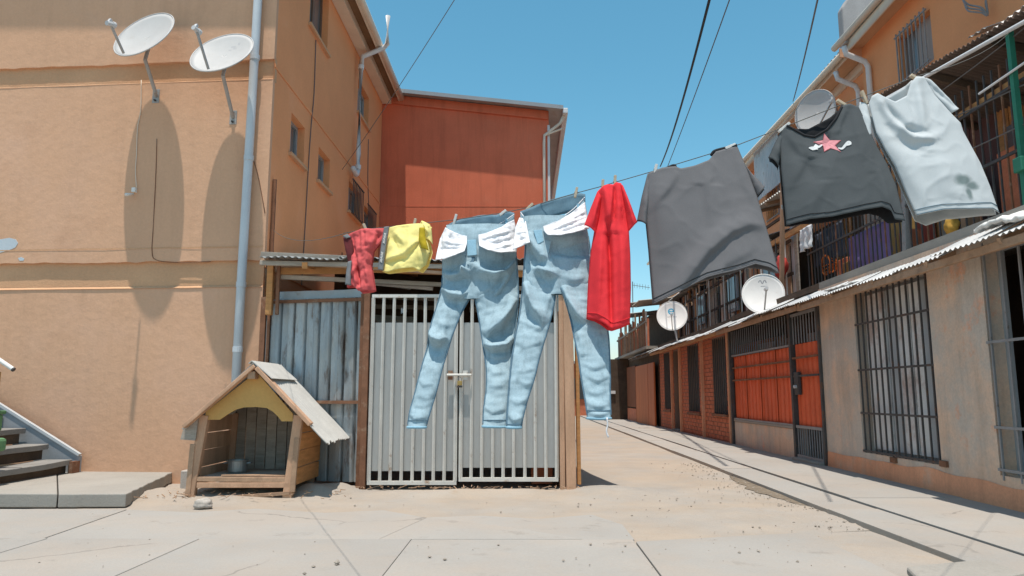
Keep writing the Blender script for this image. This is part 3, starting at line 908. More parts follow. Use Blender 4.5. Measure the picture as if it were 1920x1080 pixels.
# wall-side stringer, painted grey
sm = MB()
def sg(a, z): return stp(a, 8.62, z)
poly = [sg(-.03, .117), sg(-.03, z1 + .03), sg(going * 7, z1 + .03 + rise * 7), sg(going * 7, z1 - .15 + rise * 7), sg(.3, .117)]
sm.prism(poly, LANE * .055).build('stringer', mat('grey_painted_stringer', (.30, .32, .34), .7, .12, 4), st)
MB().bar(sg(-.03, z1 + .045) + LANE * .01, sg(going * 7, z1 + .045 + rise * 7) + LANE * .01, .05, .03).build('stringer_cap', mat('pale_grey_cap', (.47, .49, .5), .6, .1), st)
MB().obox(stp(-.035, 8.50, .119), V((-.05, 0, 0)), LANE * .14, V((0, 0, .13))).build('end_post', M['rust_iron'], st)
# handrail and its post just at the photo's edge
rail = thing('handrail', 'white-topped handrail end with a brown post at the left edge', 'handrail', stp(1.3, 7.4, .9))
hr1 = atY(24, 692, 7.5); hr0 = hr1 + V((-.9, .02, .56))
MB().tube([hr0, hr1], .022, 10).build('rail', M['white_plastic'], rail, smooth=False)
MB().tube([hr1, hr1 + (hr1 - hr0).normalized() * .015], .023, 10).build('end_cap', M['iron'], rail)
pp0 = atY(-2, 712, 7.5)
MB().bar(pp0 + V((-.05, 0, .08)), V((pp0.x - .05, 7.5, .5)), .09, .06).build('post', M['wood_orange'], rail)
gb = thing('green_crate', 'green plastic crate standing on the stairs at the left edge', 'crate', stp(1.1, 7.5, .8))
gx = atY(-12, 745, 7.55)
gmbx = MB().box((gx.x - .32, 7.4, .63), (gx.x + .02, 7.7, .80))
gmbx.build('body', M['green_cloth'], gb, bevel=.02)
MB().box((gx.x - .34, 7.38, .802), (gx.x + .035, 7.72, .84)).build('rim', M['green_cloth'], gb, bevel=.01)
gb2 = MB().box((atY(10, 800, 7.3).x - .3, 7.2, .63 - .18), (atY(4, 805, 7.3).x, 7.4, .74 - .16)).build('green_bag', M['green_cloth'], None, bevel=.03)
tag(gb2, 'lower green bag resting on the stair tread at the left edge', 'bag')

# ---------------------------------------------------------------- dog house
DY0, DY1 = 7.40, 8.20
dl = atY(366, 930, DY0).x; dr = atY(541, 930, DY0).x
dh = thing('dog_house', 'home-made wooden dog house with ochre gable and grey sheet roof against the metal fence', 'dog house', ((dl + dr) / 2, 7.8, 0))
zE = .80; zR = 1.27
xm = atY(480, 690, DY0).x
# four posts, the front ones leaning
for (x0, x1, y) in ((dl - .05, dl + .05, DY0), (dr - .01, dr + .07, DY0), (dl + .02, dl + .05, DY1), (dr - .02, dr + .02, DY1)):
    MB().bar((x0, y, -.02), (x1, y, zE + .0), .09, .07, (0, 1, 0)).build('post', M['wood_pink'], dh, bevel=.006)
MB().bar((dl - .06, DY0 - .03, -.01), (dl - .04, DY0 - .03, .52), .05, .03, (0, 1, 0)).build('post_cleat', M['wood_raw'], dh, bevel=.004)
MB().bar((dr + .045, DY0 - .03, .06), (dr + .07, DY0 - .03, .58), .05, .03, (0, 1, 0)).build('post_cleat', M['wood_raw'], dh, bevel=.004)
# side planks
for sx, xx in ((-1, dl + .0), (1, dr + .06)):
    nb = 4
    for k in range(nb):
        z0 = .12 + k * .168
        xo = xx + .012 * (k - 1.5) * .5
        MB().obox((xo - .009, DY0 + .045, z0), (.018, 0, 0), (LK * .8, DY1 - DY0 - .02, .006 * (k % 2)), (0, 0, .160)).build('side_plank', M['wood_orange'] if sx > 0 else M['wood_pink'], dh, bevel=.003)
# back planks
nb = 7
for k in range(nb):
    x0 = dl + .07 + (dr - dl - .12) * k / nb
    MB().box((x0, DY1 - .01, .08), (x0 + (dr - dl - .12) / nb - .008, DY1 + .012, zE + .12)).build('back_plank', M['wood_grey'], dh, bevel=.002)
# floor boards
MB().obox((dl + .0, DY0 - .03, .16), (dr - dl + .02, 0, -.01), (0, .05, 0), (0, 0, .045)).build('floor_beam', M['wood_raw'], dh, bevel=.004)
MB().obox((dl + .02, DY0 - .035, .10), (dr - dl, 0, .0), (0, .035, 0), (0, 0, .05)).build('floor_beam', M['wood_pink'], dh, bevel=.004)
for k in range(6):
    y0 = DY0 + .03 + k * .125
    MB().obox((dl + .05, y0, .185), (dr - dl - .04, .0, -.004), (0, .118, .0), (0, 0, .02)).build('floor_board', M['wood_grey'], dh, bevel=.002)
MB().obox((dl + .25, DY0 - .02, .208), (.62, .02, -.006), (.02, .10, 0), (0, 0, .014)).build('loose_slat', M['wood_raw'], dh)
MB().bar((dl + .40, DY0 - .05, .015), (dr + .02, DY0 - .03, .05), .03, .03).build('loose_slat', M['wood_raw'], dh)
# ochre gable with arched cut
gpx = [(384, 787), (412, 787), (428, 776), (442, 768), (456, 764), (480, 763), (500, 765), (512, 772), (522, 782), (528, 790), (549, 790), (549, 776), (486, 703), (474, 703), (386, 772)]
MB().prism([atY(x, y, DY0 - .02) for x, y in gpx], (0, .018, 0)).build('gable_board', M['ochre'], dh)
MB().prism([atY(x, y, DY1 + .02) for x, y in [(400, 800), (545, 800), (545, 785), (481, 720), (400, 785)]], (0, .018, 0)).build('rear_gable_board', M['wood_dark'], dh)
# ridge beam and roof
MB().obox((xm - .04, DY0 - .12, zR - .115), (.075, 0, 0), (LK, DY1 - DY0 + .2, 0), (0, 0, .075)).build('ridge_beam', M['wood_raw'], dh, bevel=.006)
le = atY(346, 800, DY0 - .1); re = atY(583, 796, DY0 - .1); rt = atY(479, 686, DY0 - .1)
MB().bar(rt, le, .035, .085, (0, 1, 0)).build('bargeboard', M['wood_pink'], dh, bevel=.005)
MB().bar(rt + V((.02, 0, -.02)), re, .04, .095, (0, 1, 0)).build('bargeboard', M['wood_pink'], dh, bevel=.005)
def roof_sheet(name, p0, p1, depth, seed, nseg=78):
    p0, p1 = V(p0), V(p1)
    d = (p1 - p0)
    def fn(u, v):
        p = p0.lerp(p1, u) + LANE * (v * depth)
        k = .006 * math.sin(v * depth / .076 * 2 * math.pi)
        e = 0
        if u > .999: e = .035 * mnoise.noise(V((v * 9, seed, 0)))
        return p + d.normalized() * e + V((0, 0, k + .015 * mnoise.noise(V((u * 3, v * 3, seed)))))
    return MB().grid(fn, 20, nseg)
rl = V((xm, DY0 - .12, zR + .035))
rtip = atY(612, 831, DY0 - .12)
roof_sheet('roof_sheet', rl + V((.0, 0, .012)), rtip, .98, 1).build('roof_sheet', M['fibre_cement'], dh, solid=.009)
roof_sheet('roof_sheet', rl + V((.01, -.003, .006)), atY(341, 805, DY0 - .12), .98, 2).build('roof_sheet', M['fibre_cement'], dh, solid=.009)
MB().grid(lambda u, v: rl + V((-.03 + u * .24, -.015 + v * .85, .028 - abs(u - .13) * .20)), 8, 2).build('ridge_sheet', M['fibre_cement'], dh, solid=.008)
wl_ = atY(344, 822, DY0); 
MB().prism([atY(x, y, DY0 - .06) for x, y in [(347, 792), (372, 778), (366, 826), (338, 824)]], (0, .02, 0)).build('eave_scrap', M['wood_grey'], dh)
# pot inside, stone and block beside
pot = thing('cooking_pot', 'dented steel pot standing inside the dog house', 'pot', (atY(444, 893, 7.75).x, 7.75, .205))
pc = V((atY(445, 893, 7.75).x, 7.75, .205))
pr = [(.0, .0), (.085, .0), (.098, .02), (.10, .12), (.108, .125), (.108, .131), (.097, .131), (.093, .02), (.0, .012)]
MB().grid(lambda u, v: pc + V((pr[round(v * 8)][0] * math.cos(2 * math.pi * u), pr[round(v * 8)][0] * math.sin(2 * math.pi * u), pr[round(v * 8)][1])), 24, 8, closed_u=True).build('pot_body', M['steel_pot'], pot, smooth=False)
for s in (-1, 1):
    MB().tube([pc + V((s * .1, -.03, .1)), pc + V((s * .135, -.03, .1)), pc + V((s * .135, .03, .1)), pc + V((s * .1, .03, .1))], .007, 6).build('handle', M['steel_pot'], pot)
def boulder(name, c, r, mtl, sq=(1, 1, .8), seed=0):
    def fn(u, v):
        th = math.pi * v; an = 2 * math.pi * u
        d = V((math.sin(th) * math.cos(an), math.sin(th) * math.sin(an), math.cos(th)))
        k = 1 + .34 * mnoise.noise(d * 1.6 + V((seed, 0, 0))) + .16 * mnoise.noise(d * 3.5 + V((0, seed, 0)))
        return V(c) + V((d.x * sq[0], d.y * sq[1], d.z * sq[2])) * r * k
    return MB().grid(fn, 24, 14, closed_u=True).build(name, mtl, smooth=True)
o = boulder('stone', gr(381, 935, .08) + V((0, 0, -.045)), .08, M['stone'], (1.1, .9, .62), 3)
tag(o, 'pale rounded stone at the left front foot of the dog house', 'stone')
bp = gr(345, 921, .03)
blk = MB().obox(bp + V((-.07, .05, -.02)), (.15, 0, 0), (.01, .14, 0), (0, 0, .22)).build('concrete_block', M['stone'], None, bevel=.012)
tag(blk, 'small pale concrete block standing left of the dog house', 'block')

# ---------------------------------------------------------------- corrugated fence between house corner and gate
FY0, FY1 = 8.47, 8.18
fa = V((-2.86, FY0, 0)); fb = V((-1.64, FY1, 0))
fen = thing('metal_fence', 'weathered blue-grey corrugated metal fence between the orange wall and the gate', 'fence', (fa + fb) / 2)
fu = (fb - fa); fn_ = V((0, 0, 1)).cross(fu).normalized() * -1
if fn_.y > 0: fn_ = -fn_
sheets = 4
def fgroove(x):
    x = x % 1.0
    return -min(1.0, max(0.0, 1.8 - abs(x - .5) / .075))
for k in range(sheets):
    o = fa + fu * (k / sheets) + V((0, 0, .06))
    corrugated(o + fn_ * (.004 * (k % 2)), fu / sheets * 1.02, V((0, 0, .88)), fn_, .145, .045, 16, 1, fgroove).build('lower_sheet', M['corr_old'], fen, solid=.002)
    corrugated(o + fn_ * (.03 + .004 * (k % 2)) + V((0, 0, .86)), fu / sheets * 1.02, V((0, 0, 1.17)), fn_, .145, .045, 16, 1, fgroove).build('upper_sheet', M['corr_old'], fen, solid=.002)
corrugated(fa + fn_ * .01 + V((.14, 0, 2.06)), fu * .87, V((0, .02, .13)), fn_, .3, .008, 8, 1, wob=.02).build('top_flashing', M['corr_light'], fen, solid=.003)
for pz in (.92, 2.06):
    MB().bar(fa + fn_ * .055 + V((0, 0, pz)), fb + fn_ * .055 + V((0, 0, pz)), .03, .035).build('rail', M['rust_iron'], fen)
for q, w_ in ((0.0, .06), (1.0, .07)):
    p = fa.lerp(fb, q) + fn_ * .05
    MB().bar(p, p + V((0, 0, 2.12)), w_, .05, (0, 1, 0)).build('post', M['rust_iron'], fen, bevel=.004)
MB().bar(fa + fn_ * .06 + V((.07, 0, 0)), fa + fn_ * .06 + V((.07, 0, 2.1)), .03, .03, (0, 1, 0)).build('post', M['rust_iron'], fen)

# ---------------------------------------------------------------- double gate
GY = 8.04
gx0, gx1 = gr(688, 918).x, gr(1047, 918).x
gate = thing('gate', 'cream-barred double gate with galvanised sheets and a bolt', 'gate', ((gx0 + gx1) / 2, GY, 0))
gmid = atY(858, 900, GY).x
zt, zb = 2.10, .05
for li, (x0, x1, zz) in enumerate(((gx0, gmid - .012, .0), (gmid + .012, gx1, .035))):
    b0, t0 = zb + zz, zt
    lf = MB().box((x0, GY - .018, b0), (x1, GY + .018, b0 + .04)).build('leaf_frame', M['cream_iron'], gate)
    MB().box((x0, GY - .0165, t0 - .035), (x1, GY + .0165, t0)).build('top_rail', M['cream_iron'], lf)
    nb = 9 if li == 0 else 10
    for k in range(nb):
        t_ = k / (nb - 1)
        x = x0 + .016 + (x1 - x0 - .032) * t_
        wd = .034 if k in (0, nb - 1) else .028
        j0, j1 = random.uniform(-.004, .004), random.uniform(-.004, .004)      # hand-welded: no two bars quite straight
        bx_ = MB()
        bx_.tube([(x + j0, GY - .002, b0 + .041), (x + (j0 + j1) / 2 + random.uniform(-.003, .003), GY - .002 + random.uniform(-.003, .003), (b0 + t0) / 2), (x + j1, GY - .002, t0 - .036)], wd * .62, 4)
        bx_.build('bar', M['cream_iron'], lf)
    # sheet panel behind the bars: gaps above and below
    ph = []
    def pf(u, v):
        return V((x0 + .01 + (x1 - x0 - .02) * u, GY + .03 + .006 * mnoise.noise(V((u * 4 + li * 9, v * 4, 1))), b0 + .14 + (1.79 - b0 - .14) * v))
    MB().grid(pf, 14, 22).build('sheet_panel', M['galv'], gate, solid=.003)
    MB().box((x0, GY + .034, 1.74), (x1, GY + .06, 1.77)).build('rear_rail', M['rust_iron'], gate)
bolt = MB().tube([atY(838, 703, GY - .05), atY(884, 703, GY - .05)], .014, 10).build('bolt', M['cream_iron'], gate, smooth=False)
MB().obox(atY(840, 712, GY - .035), (.05, 0, 0), (0, .012, 0), (0, 0, .1)).build('bolt_plate', M['rust_iron'], bolt)
MB().obox(atY(868, 712, GY - .035), (.05, 0, 0), (0, .012, 0), (0, 0, .1)).build('bolt_plate', M['cream_iron'], bolt)
pk = thing('padlock', 'small brass padlock hanging from the gate bolt', 'padlock', atY(862, 716, GY - .05))
pc = atY(862, 718, GY - .055)
MB().obox(pc + V((-.026, -.012, -.026)), (.052, 0, 0), (0, .024, 0), (0, 0, .05)).build('lock_body', M['brass'], pk, bevel=.006)
MB().tube([pc + V((-.017, 0, .02)), pc + V((-.017, 0, .05)), pc + V((-.008, 0, .063)), pc + V((.008, 0, .063)), pc + V((.017, 0, .05)), pc + V((.017, 0, .02))], .005, 6).build('shackle', M['iron_grey'], pk)
MB().obox(pc + V((-.03, -.008, -.05)), (.06, 0, 0), (0, .006, 0), (0, 0, .022)).build('hasp', M['iron'], pk)

# ---------------------------------------------------------------- lean-to shed that the gate closes
shed = thing('shed', 'patched timber lean-to behind the gate with a sagging plank roof', 'shed', (-.8, 9.5, 0))
# posts: rusty left, two timber ones right
MB().box((gx0 - .085, GY - .03, 0), (gx0 - .02, GY + .05, 2.16)).build('post', M['rust_iron'], shed, bevel=.006)
MB().bar((gx1 + .045, GY + .0, -.02), (gx1 + .045, GY + .0, 2.3), .055, .09, (0, 1, 0)).build('post', M['wood_pink'], shed, bevel=.006)
MB().bar((gx1 + .135, GY - .03, -.02), (gx1 + .115, GY - .03, 2.4), .105, .10, (0, 1, 0)).build('post', M['wood_pink'], shed, bevel=.01)
MB().bar((gx1 + .225, GY + .04, .05), (gx1 + .215, GY + .04, 2.2), .04, .1, (0, 1, 0)).build('post', M['wood_orange'], shed, bevel=.008)
xL = -2.80
MB().bar((xL + .03, 8.30, 1.9), (xL + .03, 8.30, 2.5), .07, .07, (0, 1, 0)).build('post', M['wood_orange'], shed, bevel=.006)
MB().bar((xL + .13, 8.27, 1.9), (xL + .13, 8.27, 2.5), .035, .035, (0, 1, 0)).build('post', M['rust_iron'], shed)
# long boards along the eave
def board(px0, py0, px1, py1, Y0, Y1, h, d, mtl, name='beam'):
    return MB().bar(atY(px0, py0, Y0), atY(px1, py1, Y1), d, h, (0, 0, 1)).build(name, mtl, shed, bevel=.005)
board(492, 478, 668, 486, 8.2, 8.1, .06, .10, M['wood_grey'])
board(490, 489, 830, 512, 8.12, 8.0, .035, .06, M['wood_raw'])
board(488, 493, 1085, 505, 8.05, 7.95, .05, .05, M['wood_grey'])
board(520, 508, 660, 507, 8.3, 8.3, .08, .04, M['wood_orange'])
board(520, 519, 1060, 545, 8.35, 8.3, .05, .06, M['wood_grey'])
board(690, 500, 1075, 512, 8.15, 8.1, .13, .05, M['wood_orange'])
board(700, 531, 812, 541, 8.5, 8.5, .05, .05, M['white_plastic'])
board(660, 524, 770, 540, 8.6, 8.6, .04, .04, M['fibre_cement'])
# roof sheets, laid unevenly, plus an added overhang for the lane-side shadow
for k in range(4):
    x0 = xL + .02 + k * .86
    o = V((x0, 7.93 + .03 * (k % 2), 2.50 - .01 * k + .015 * (k % 2)))
    corrugated(o, V((.92, 0, -.012)), V((LK * 2, 3.1, .42)), V((0, 0, 1)), .076, .010, 8, 2, wob=.02, seed=k).build('roof_sheet', M['roof_zinc'], shed, solid=.004)
ex = MB().prism([V((gx1 + .12, 7.92, 2.44)), V((gx1 + .64, 7.95, 2.40)), V((gx1 + .58, 8.3, 2.41)), V((gx1 + .46, 9.0, 2.43)), V((gx1 + .36, 9.9, 2.46)), V((gx1 + .14, 10.9, 2.5))], (0, 0, .018)).build('shadow_overhang', M['wood_grey'], shed)  # unseen overhang added, outlined to cast the ground shadow beside the gate
for x in (-2.3, -1.5, -.7, .2):
    MB().bar((x, 8.0, 2.42), (x + .05, 10.9, 2.80), .06, .07).build('rafter', M['wood_orange'], shed)
# lane side wall of planks
for k in range(20):
    y = GY + .12 + k * .15
    z = 2.25 + .06 * mnoise.noise(V((k * 1.7, 0, 0)))
    MB().obox((gx1 + .13 + .01 * (k % 3) + LK * (y - GY), y, 0), (.022, 0, 0), (LK * .14, .142, 0), (0, 0, z)).build('side_plank', M['wood_orange'] if k % 3 else M['wood_pink'], shed, bevel=.003)
# rear wall and a few dim things inside
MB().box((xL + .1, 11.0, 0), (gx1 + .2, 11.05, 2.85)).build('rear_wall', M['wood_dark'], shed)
for i, (px0, px1, y0, y1, Y) in enumerate(((700, 780, 590, 604, 9.6), (690, 850, 570, 578, 9.8), (705, 830, 552, 560, 9.2), (880, 1020, 575, 585, 9.7), (900, 1040, 552, 562, 9.3))):
    p, q = atY(px0, y1, Y), atY(px1, y0, Y)
    MB().obox(p, (q.x - p.x, 0, -.03), (0, .05, 0), (0, 0, q.z - p.z)).build('inner_board', M['wood_grey'], shed, bevel=.004)
MB().prism([atY(752, 577, 8.3), atY(764, 583, 8.3), atY(752, 588, 8.3)], (0, .01, 0)).build('paper_scrap', M['white_cloth'], shed)
MB().box((.22, 8.5, .0), (.46, 8.8, .24)).build('brick_pile', M['brick'], shed, bevel=.01)
# litter and splinters caught under the gate and round the dog house
db = MB()
rr = random.Random(17)
for i in range(150):
    if i < 80:
        x = rr.uniform(gx0 - .2, gx1 + .3); y = GY - .03 - abs(rr.gauss(0, .06))
    else:
        x = rr.uniform(dl - .5, dr + .6); y = rr.uniform(7.05, 7.6)
    an = rr.uniform(0, math.pi); L = rr.choice([.02, .03, .05, .09]); z = .035 if i < 80 else .05
    db.bar((x, y, z + rr.uniform(-.02, .01)), (x + math.cos(an) * L, y + math.sin(an) * L * .6, z + rr.uniform(-.02, .015)), .008, .006)
dbo = db.build('litter', M['wood_raw'])
dbo['kind'] = 'stuff'
# ---------------------------------------------------------------- right-hand row of houses
WA = 4.12                         # lateral offset of the ground-floor fronts
RN = -LN                          # they face left, to the lane
def rw(b, z, out=0.0, a=WA): return Aw(a - out, b, z)
def wall_r(mb, b0, b1, z0, z1, ops, a=WA, depth=.18):
    """ops as (b0, b1, z0, z1)"""
    k = math.sqrt(1 + LK * LK)
    o = Aw(a, b0, 0)
    return wall_open(mb, o, LANE, (b1 - b0) * k, z0, z1, [((x0 - b0) * k, (x1 - b0) * k, y0, y1) for x0, x1, y0, y1 in ops], RN, depth)
def vbar(b, z0, z1, out, w_=.016, a=WA):
    return MB().bar(rw(b, z0, out, a), rw(b, z1, out, a), w_, w_, (0, 1, 0))
def hbar(b0, b1, z, out, w_=.02, h=.02, a=WA):
    return MB().bar(rw(b0, z, out, a), rw(b1, z, out, a), w_, h)
def awning(parent, b0, b1, seed, zf=2.27, af=3.80, ab=4.30, zb=2.50, mtl='corr_light', beam='wood_raw', sheet=.86, am=.010):
    aw = MB().bar(Aw(af + .07, b0, zf - .055), Aw(af + .07, b1, zf - .055), .05, .07).build('awning_beam', M[beam], parent, bevel=.005)
    b = b0; k = 0
    rr = random.Random(seed)
    while b < b1 - .05:
        L = min(sheet, b1 - b)
        jit = rr.uniform(-.05, .04); dz = rr.uniform(-.015, .015)
        o = Aw(af + jit, b, zf + dz + .003 * (k % 2))
        corrugated(o, Aw(af + jit, b + L + .03, 0) - Aw(af + jit, b, 0), Aw(ab, b, zb) - Aw(af, b, zf), V((0, 0, 1)), .078, am, 8, 2, wob=.012, seed=seed + k).build('awning_sheet', M[mtl], aw, solid=.004)
        b += L; k += 1
    for bb in [b0 + .4 + 1.1 * i for i in range(int((b1 - b0 - .5) / 1.1) + 1)]:
        MB().bar(Aw(af + .03, bb, zf - .03), Aw(WA + .02, bb, zf + .10), .04, .05).build('awning_bracket', M['wood_raw'], aw)
    return aw
def groove(x):
    x = x % 1.0
    return -min(1.0, max(0.0, 1.6 - abs(x - .5) / .12))
UP = 2.56                         # level of the flat roofs that carry the upper enclosures

# --- house with two barred windows (near)
h1 = thing('row_house', 'near rendered house front with two tall barred windows on the right', 'house', Aw(5.2, 7.2, 0))
WB = (4.55, 6.52, .31, 2.33); WC = (7.42, 9.12, .31, 2.26)
m = MB()
wall_r(m, 3.2, 10.20, -.1, 2.46, [WB, WC])
m.quad(rw(10.2, -.1), rw(10.2, -.1, -.35), rw(10.2, 2.46, -.35), rw(10.2, 2.46))
m.build('wall', M['render_grey'], h1)
# rough base course, warmer, slightly proud
def base_fn(u, v):
    b = 3.2 + u * 6.98
    z = -.05 + v * (.29 + .05 * mnoise.noise(V((b * 1.5, 0, 2))))
    return rw(b, z, .016 * (1 - v) + .006)
MB().grid(base_fn, 40, 3).build('base_course', M['render_warm'], h1)
MB().obox(Aw(WA + .02, 3.2, 2.46), Aw(6.1, 3.2, 0) - Aw(WA + .02, 3.2, 0), Aw(6.1, 10.2, 0) - Aw(6.1, 3.2, 0), V((0, 0, .1))).build('flat_roof', M['concrete_grey'], h1)
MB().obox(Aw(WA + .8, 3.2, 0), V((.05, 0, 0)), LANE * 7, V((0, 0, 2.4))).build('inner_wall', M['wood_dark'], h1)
def barred_window(parent, op, nb, out, barm, rails, inner, side_frame=True):
    b0, b1, z0, z1 = op
    w_ = MB()
    for (x0, x1, y0, y1) in ((b0, b1, z0, z0 + .05), (b0, b1, z1 - .05, z1), (b0, b0 + .05, z0 + .05, z1 - .05), (b1 - .05, b1, z0 + .05, z1 - .05), ((b0 + b1) / 2 - .03, (b0 + b1) / 2 + .03, z0 + .05, z1 - .05)):
        w_.obox(rw(x0, y0, -.15), Aw(0, x1, 0) - Aw(0, x0, 0), LN * .04, V((0, 0, y1 - y0)))
    wo = w_.build('window', M['window_grey'], parent)
    inner(wo, b0, b1, z0, z1)
    for k in range(nb):
        b = b0 + .05 + (b1 - b0 - .1) * k / (nb - 1)
        vbar(b, z0 - .04, z1 + .02, out, .017).build('grille_bar', barm, wo)
    for z in rails:
        hbar(b0, b1, z, out + .012, .012, .024).build('grille_rail', barm, wo)
    return wo
def inner_c(wo, b0, b1, z0, z1):
    # pale panels standing behind the bars
    n = 6
    for k in range(n):
        x0 = b0 + .06 + (b1 - b0 - .12) * k / n
        MB().obox(rw(x0, z0 + .05, -.09 - .012 * (k % 2)), Aw(0, (b1 - b0 - .12) / n - .022, 0), LN * .02, V((0, 0, z1 - z0 - .1))).build('panel', M['pale_panel'] if k % 3 else M['pale_grey'], wo)
M['pale_grey'] = mat('pale_grey_board', (.42, .43, .44), .8, .12, 2, rand=.15)
barred_window(h1, WC, 13, -.012, M['iron'], (.33, .78, 1.30, 1.86, 2.26), inner_c)
def inner_b(wo, b0, b1, z0, z1):
    MB().obox(rw(b0 + .06, z0 + .05, -.18), Aw(0, .95, 0), LN * .02, V((0, 0, z1 - z0 - .1))).build('board', M['door_yellow'], wo)
    MB().obox(rw(b0 + 1.02, z0 + .05, -.3), Aw(0, .8, 0), LN * .02, V((0, 0, z1 - z0 - .1))).build('pane', M['dark_gap'], wo)
barred_window(h1, WB, 9, .0, M['iron_grey'], (.36, .72, 1.46, 2.27), inner_b)
# rust drip stones under the sills
for (b, z) in ((8.3, .28), (7.30, .33)):
    MB().obox(rw(b, z - .03, .03), Aw(0, .12, 0), LN * .04, V((0, 0, .06))).build('hinge_lug', M['rust_iron'], h1, bevel=.004)
awning(h1, 3.2, 10.3, 5, zf=2.26)

# --- house with orange corrugated front and door
h2 = thing('row_house', 'house front of orange corrugated sheet over a low wall with a gate door', 'house', Aw(5.2, 12.5, 0))
MB().obox(rw(11.32, -.1, 0), Aw(0, 3.36, 0), LN * .18, V((0, 0, .585))).build('low_wall', M['render_grey'], h2, bevel=.012)
MB().obox(rw(11.32, .487, .015), Aw(0, 3.36, 0), LN * .16, V((0, 0, .035))).build('wall_cap', M['concrete_grey'], h2)
for k in range(4):
    b0 = 11.36 + k * .83
    corrugated(rw(b0, .52, -.03), Aw(0, .835, 0) + V((LK * .83, 0, 0)), V((0, 0, 1.22)), RN, .209, .06, 18, 1, groove).build('cladding_sheet', M['corr_orange'], h2, solid=.003)
for z in (1.28, 1.52, .54, 1.76):
    hbar(11.34, 14.68, z, .0, .025, .03).build('front_rail', M['iron_grey'] if z not in (1.28, 1.52) else M['rust_iron'], h2)
n = 26
for k in range(n):
    vbar(11.45 + (14.62 - 11.45) * k / (n - 1), 1.74, 2.24, .0, .014).build('grille_bar', M['iron_grey'], h2)
for b, w_ in ((11.30, .075), (14.68, .07), (10.22, .05)):
    MB().bar(rw(b, 0, .01), rw(b, 2.28, .01), w_, w_, (0, 1, 0)).build('post', M['iron'], h2)
d2 = MB().bar(rw(10.27, .10, .02), rw(11.24, .10, .02), .03, .04).build('door', M['iron_grey'], h2)
hbar(10.27, 11.24, .53, .02, .03, .04).build('door_rail', M['iron_grey'], d2)
hbar(10.27, 11.24, 2.2, .02, .03, .04).build('door_rail', M['iron_grey'], d2)
hbar(10.27, 11.24, 1.28, .03, .02, .03).build('door_rail', M['iron'], d2)
hbar(10.27, 11.24, 1.55, .03, .02, .03).build('door_rail', M['rust_iron'], d2)
for k in range(11):
    vbar(10.31 + .089 * k, .12, .52, .02, .014).build('door_bar', M['iron_grey'], d2)
for k in range(9):
    vbar(10.31 + .11 * k, 1.76, 2.2, .02, .014).build('door_bar', M['iron_grey'], d2)
corrugated(rw(10.28, .54, 0), Aw(0, .95, 0) + V((LK * .95, 0, 0)), V((0, 0, 1.22)), RN, .19, .06, 18, 1, groove).build('door_sheet', M['corr_orange'], d2, solid=.003)
lk = MB().obox(rw(11.02, 1.0, .05), Aw(0, .16, 0), LN * .05, V((0, 0, .34))).build('lock_box', M['iron'], d2, bevel=.006)
MB().tube([rw(11.09, 1.12, .05), rw(11.09, 1.12, .09)], .025, 8).build('door_knob', M['lnb'], lk)
MB().obox(rw(10.25, -.02, .12), Aw(0, 1.0, 0), LN * .25, V((0, 0, .10))).build('doorstep', M['concrete_grey'], h2, bevel=.015)
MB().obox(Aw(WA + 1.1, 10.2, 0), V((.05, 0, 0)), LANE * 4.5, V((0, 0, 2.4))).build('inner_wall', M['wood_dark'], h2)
for k, (b, mm) in enumerate(((11.6, 'pale_grey'), (12.2, 'wood_dark'), (13.0, 'wood_grey'), (13.8, 'pale_grey'), (14.2, 'pale_grey'))):
    MB().obox(Aw(WA + .55, b, .5), V((.03, 0, 0)), LANE * .5, V((0, 0, 1.5))).build('stored_board', M[mm], h2)
MB().obox(Aw(WA + .02, 10.2, 2.47), Aw(6.1, 10.2, 0) - Aw(WA + .02, 10.2, 0), LANE * 4.5, V((0, 0, .09))).build('flat_roof', M['wood_dark'], h2)
awning(h2, 10.32, 14.75, 9, zf=2.28, beam='wood_raw')

# --- brick house further on
h3 = thing('row_house', 'red brick house front with narrow dark windows and an ochre door along the lane', 'house', Aw(5.2, 18.5, 0))
ops = [(15.1, 16.2, .60, 2.2), (17.5, 18.7, .57, 2.22), (19.65, 20.5, .05, 2.2), (20.9, 21.9, .57, 2.2)]
m = MB()
wall_r(m, 14.74, 22.6, -.1, 2.4, ops, a=WA + .012, depth=.2)
m.build('wall', M['mortar'], h3)
# bricks laid in courses, joined as one mass of pieces
bk = MB()
rr = random.Random(11)
z = -.02; row = 0
while z < 2.36:
    b = 14.74 + (.16 if row % 2 else 0)
    while b < 22.5:
        L = .30
        segs = [(b, min(b + L, 22.58))]
        for (o0, o1, y0, y1) in ops:
            if y0 < z + .05 < y1:
                ns = []
                for s0, s1 in segs:
                    if s1 <= o0 or s0 >= o1: ns.append((s0, s1)); continue
                    if s0 < o0 - .04: ns.append((s0, o0))
                    if s1 > o1 + .04: ns.append((o1, s1))
                segs = ns
        for s0, s1 in segs:
            bk.obox(rw(s0, z, .002 + rr.uniform(-.003, .003)), Aw(0, s1 - s0 - .014, 0) + V((LK * (s1 - s0), 0, 0)), LN * .012, V((0, 0, .076)))
        b += L + .014
    z += .09; row += 1
bko = bk.build('brickwork', M['brick'], h3)
bko['kind'] = 'stuff'
for b in (14.80, 17.05, 19.5, 20.62):
    MB().bar(rw(b, -.05, .012), rw(b, 2.38, .012), .10, .06, (0, 1, 0)).build('pilaster', M['render_warm'], h3, bevel=.006)
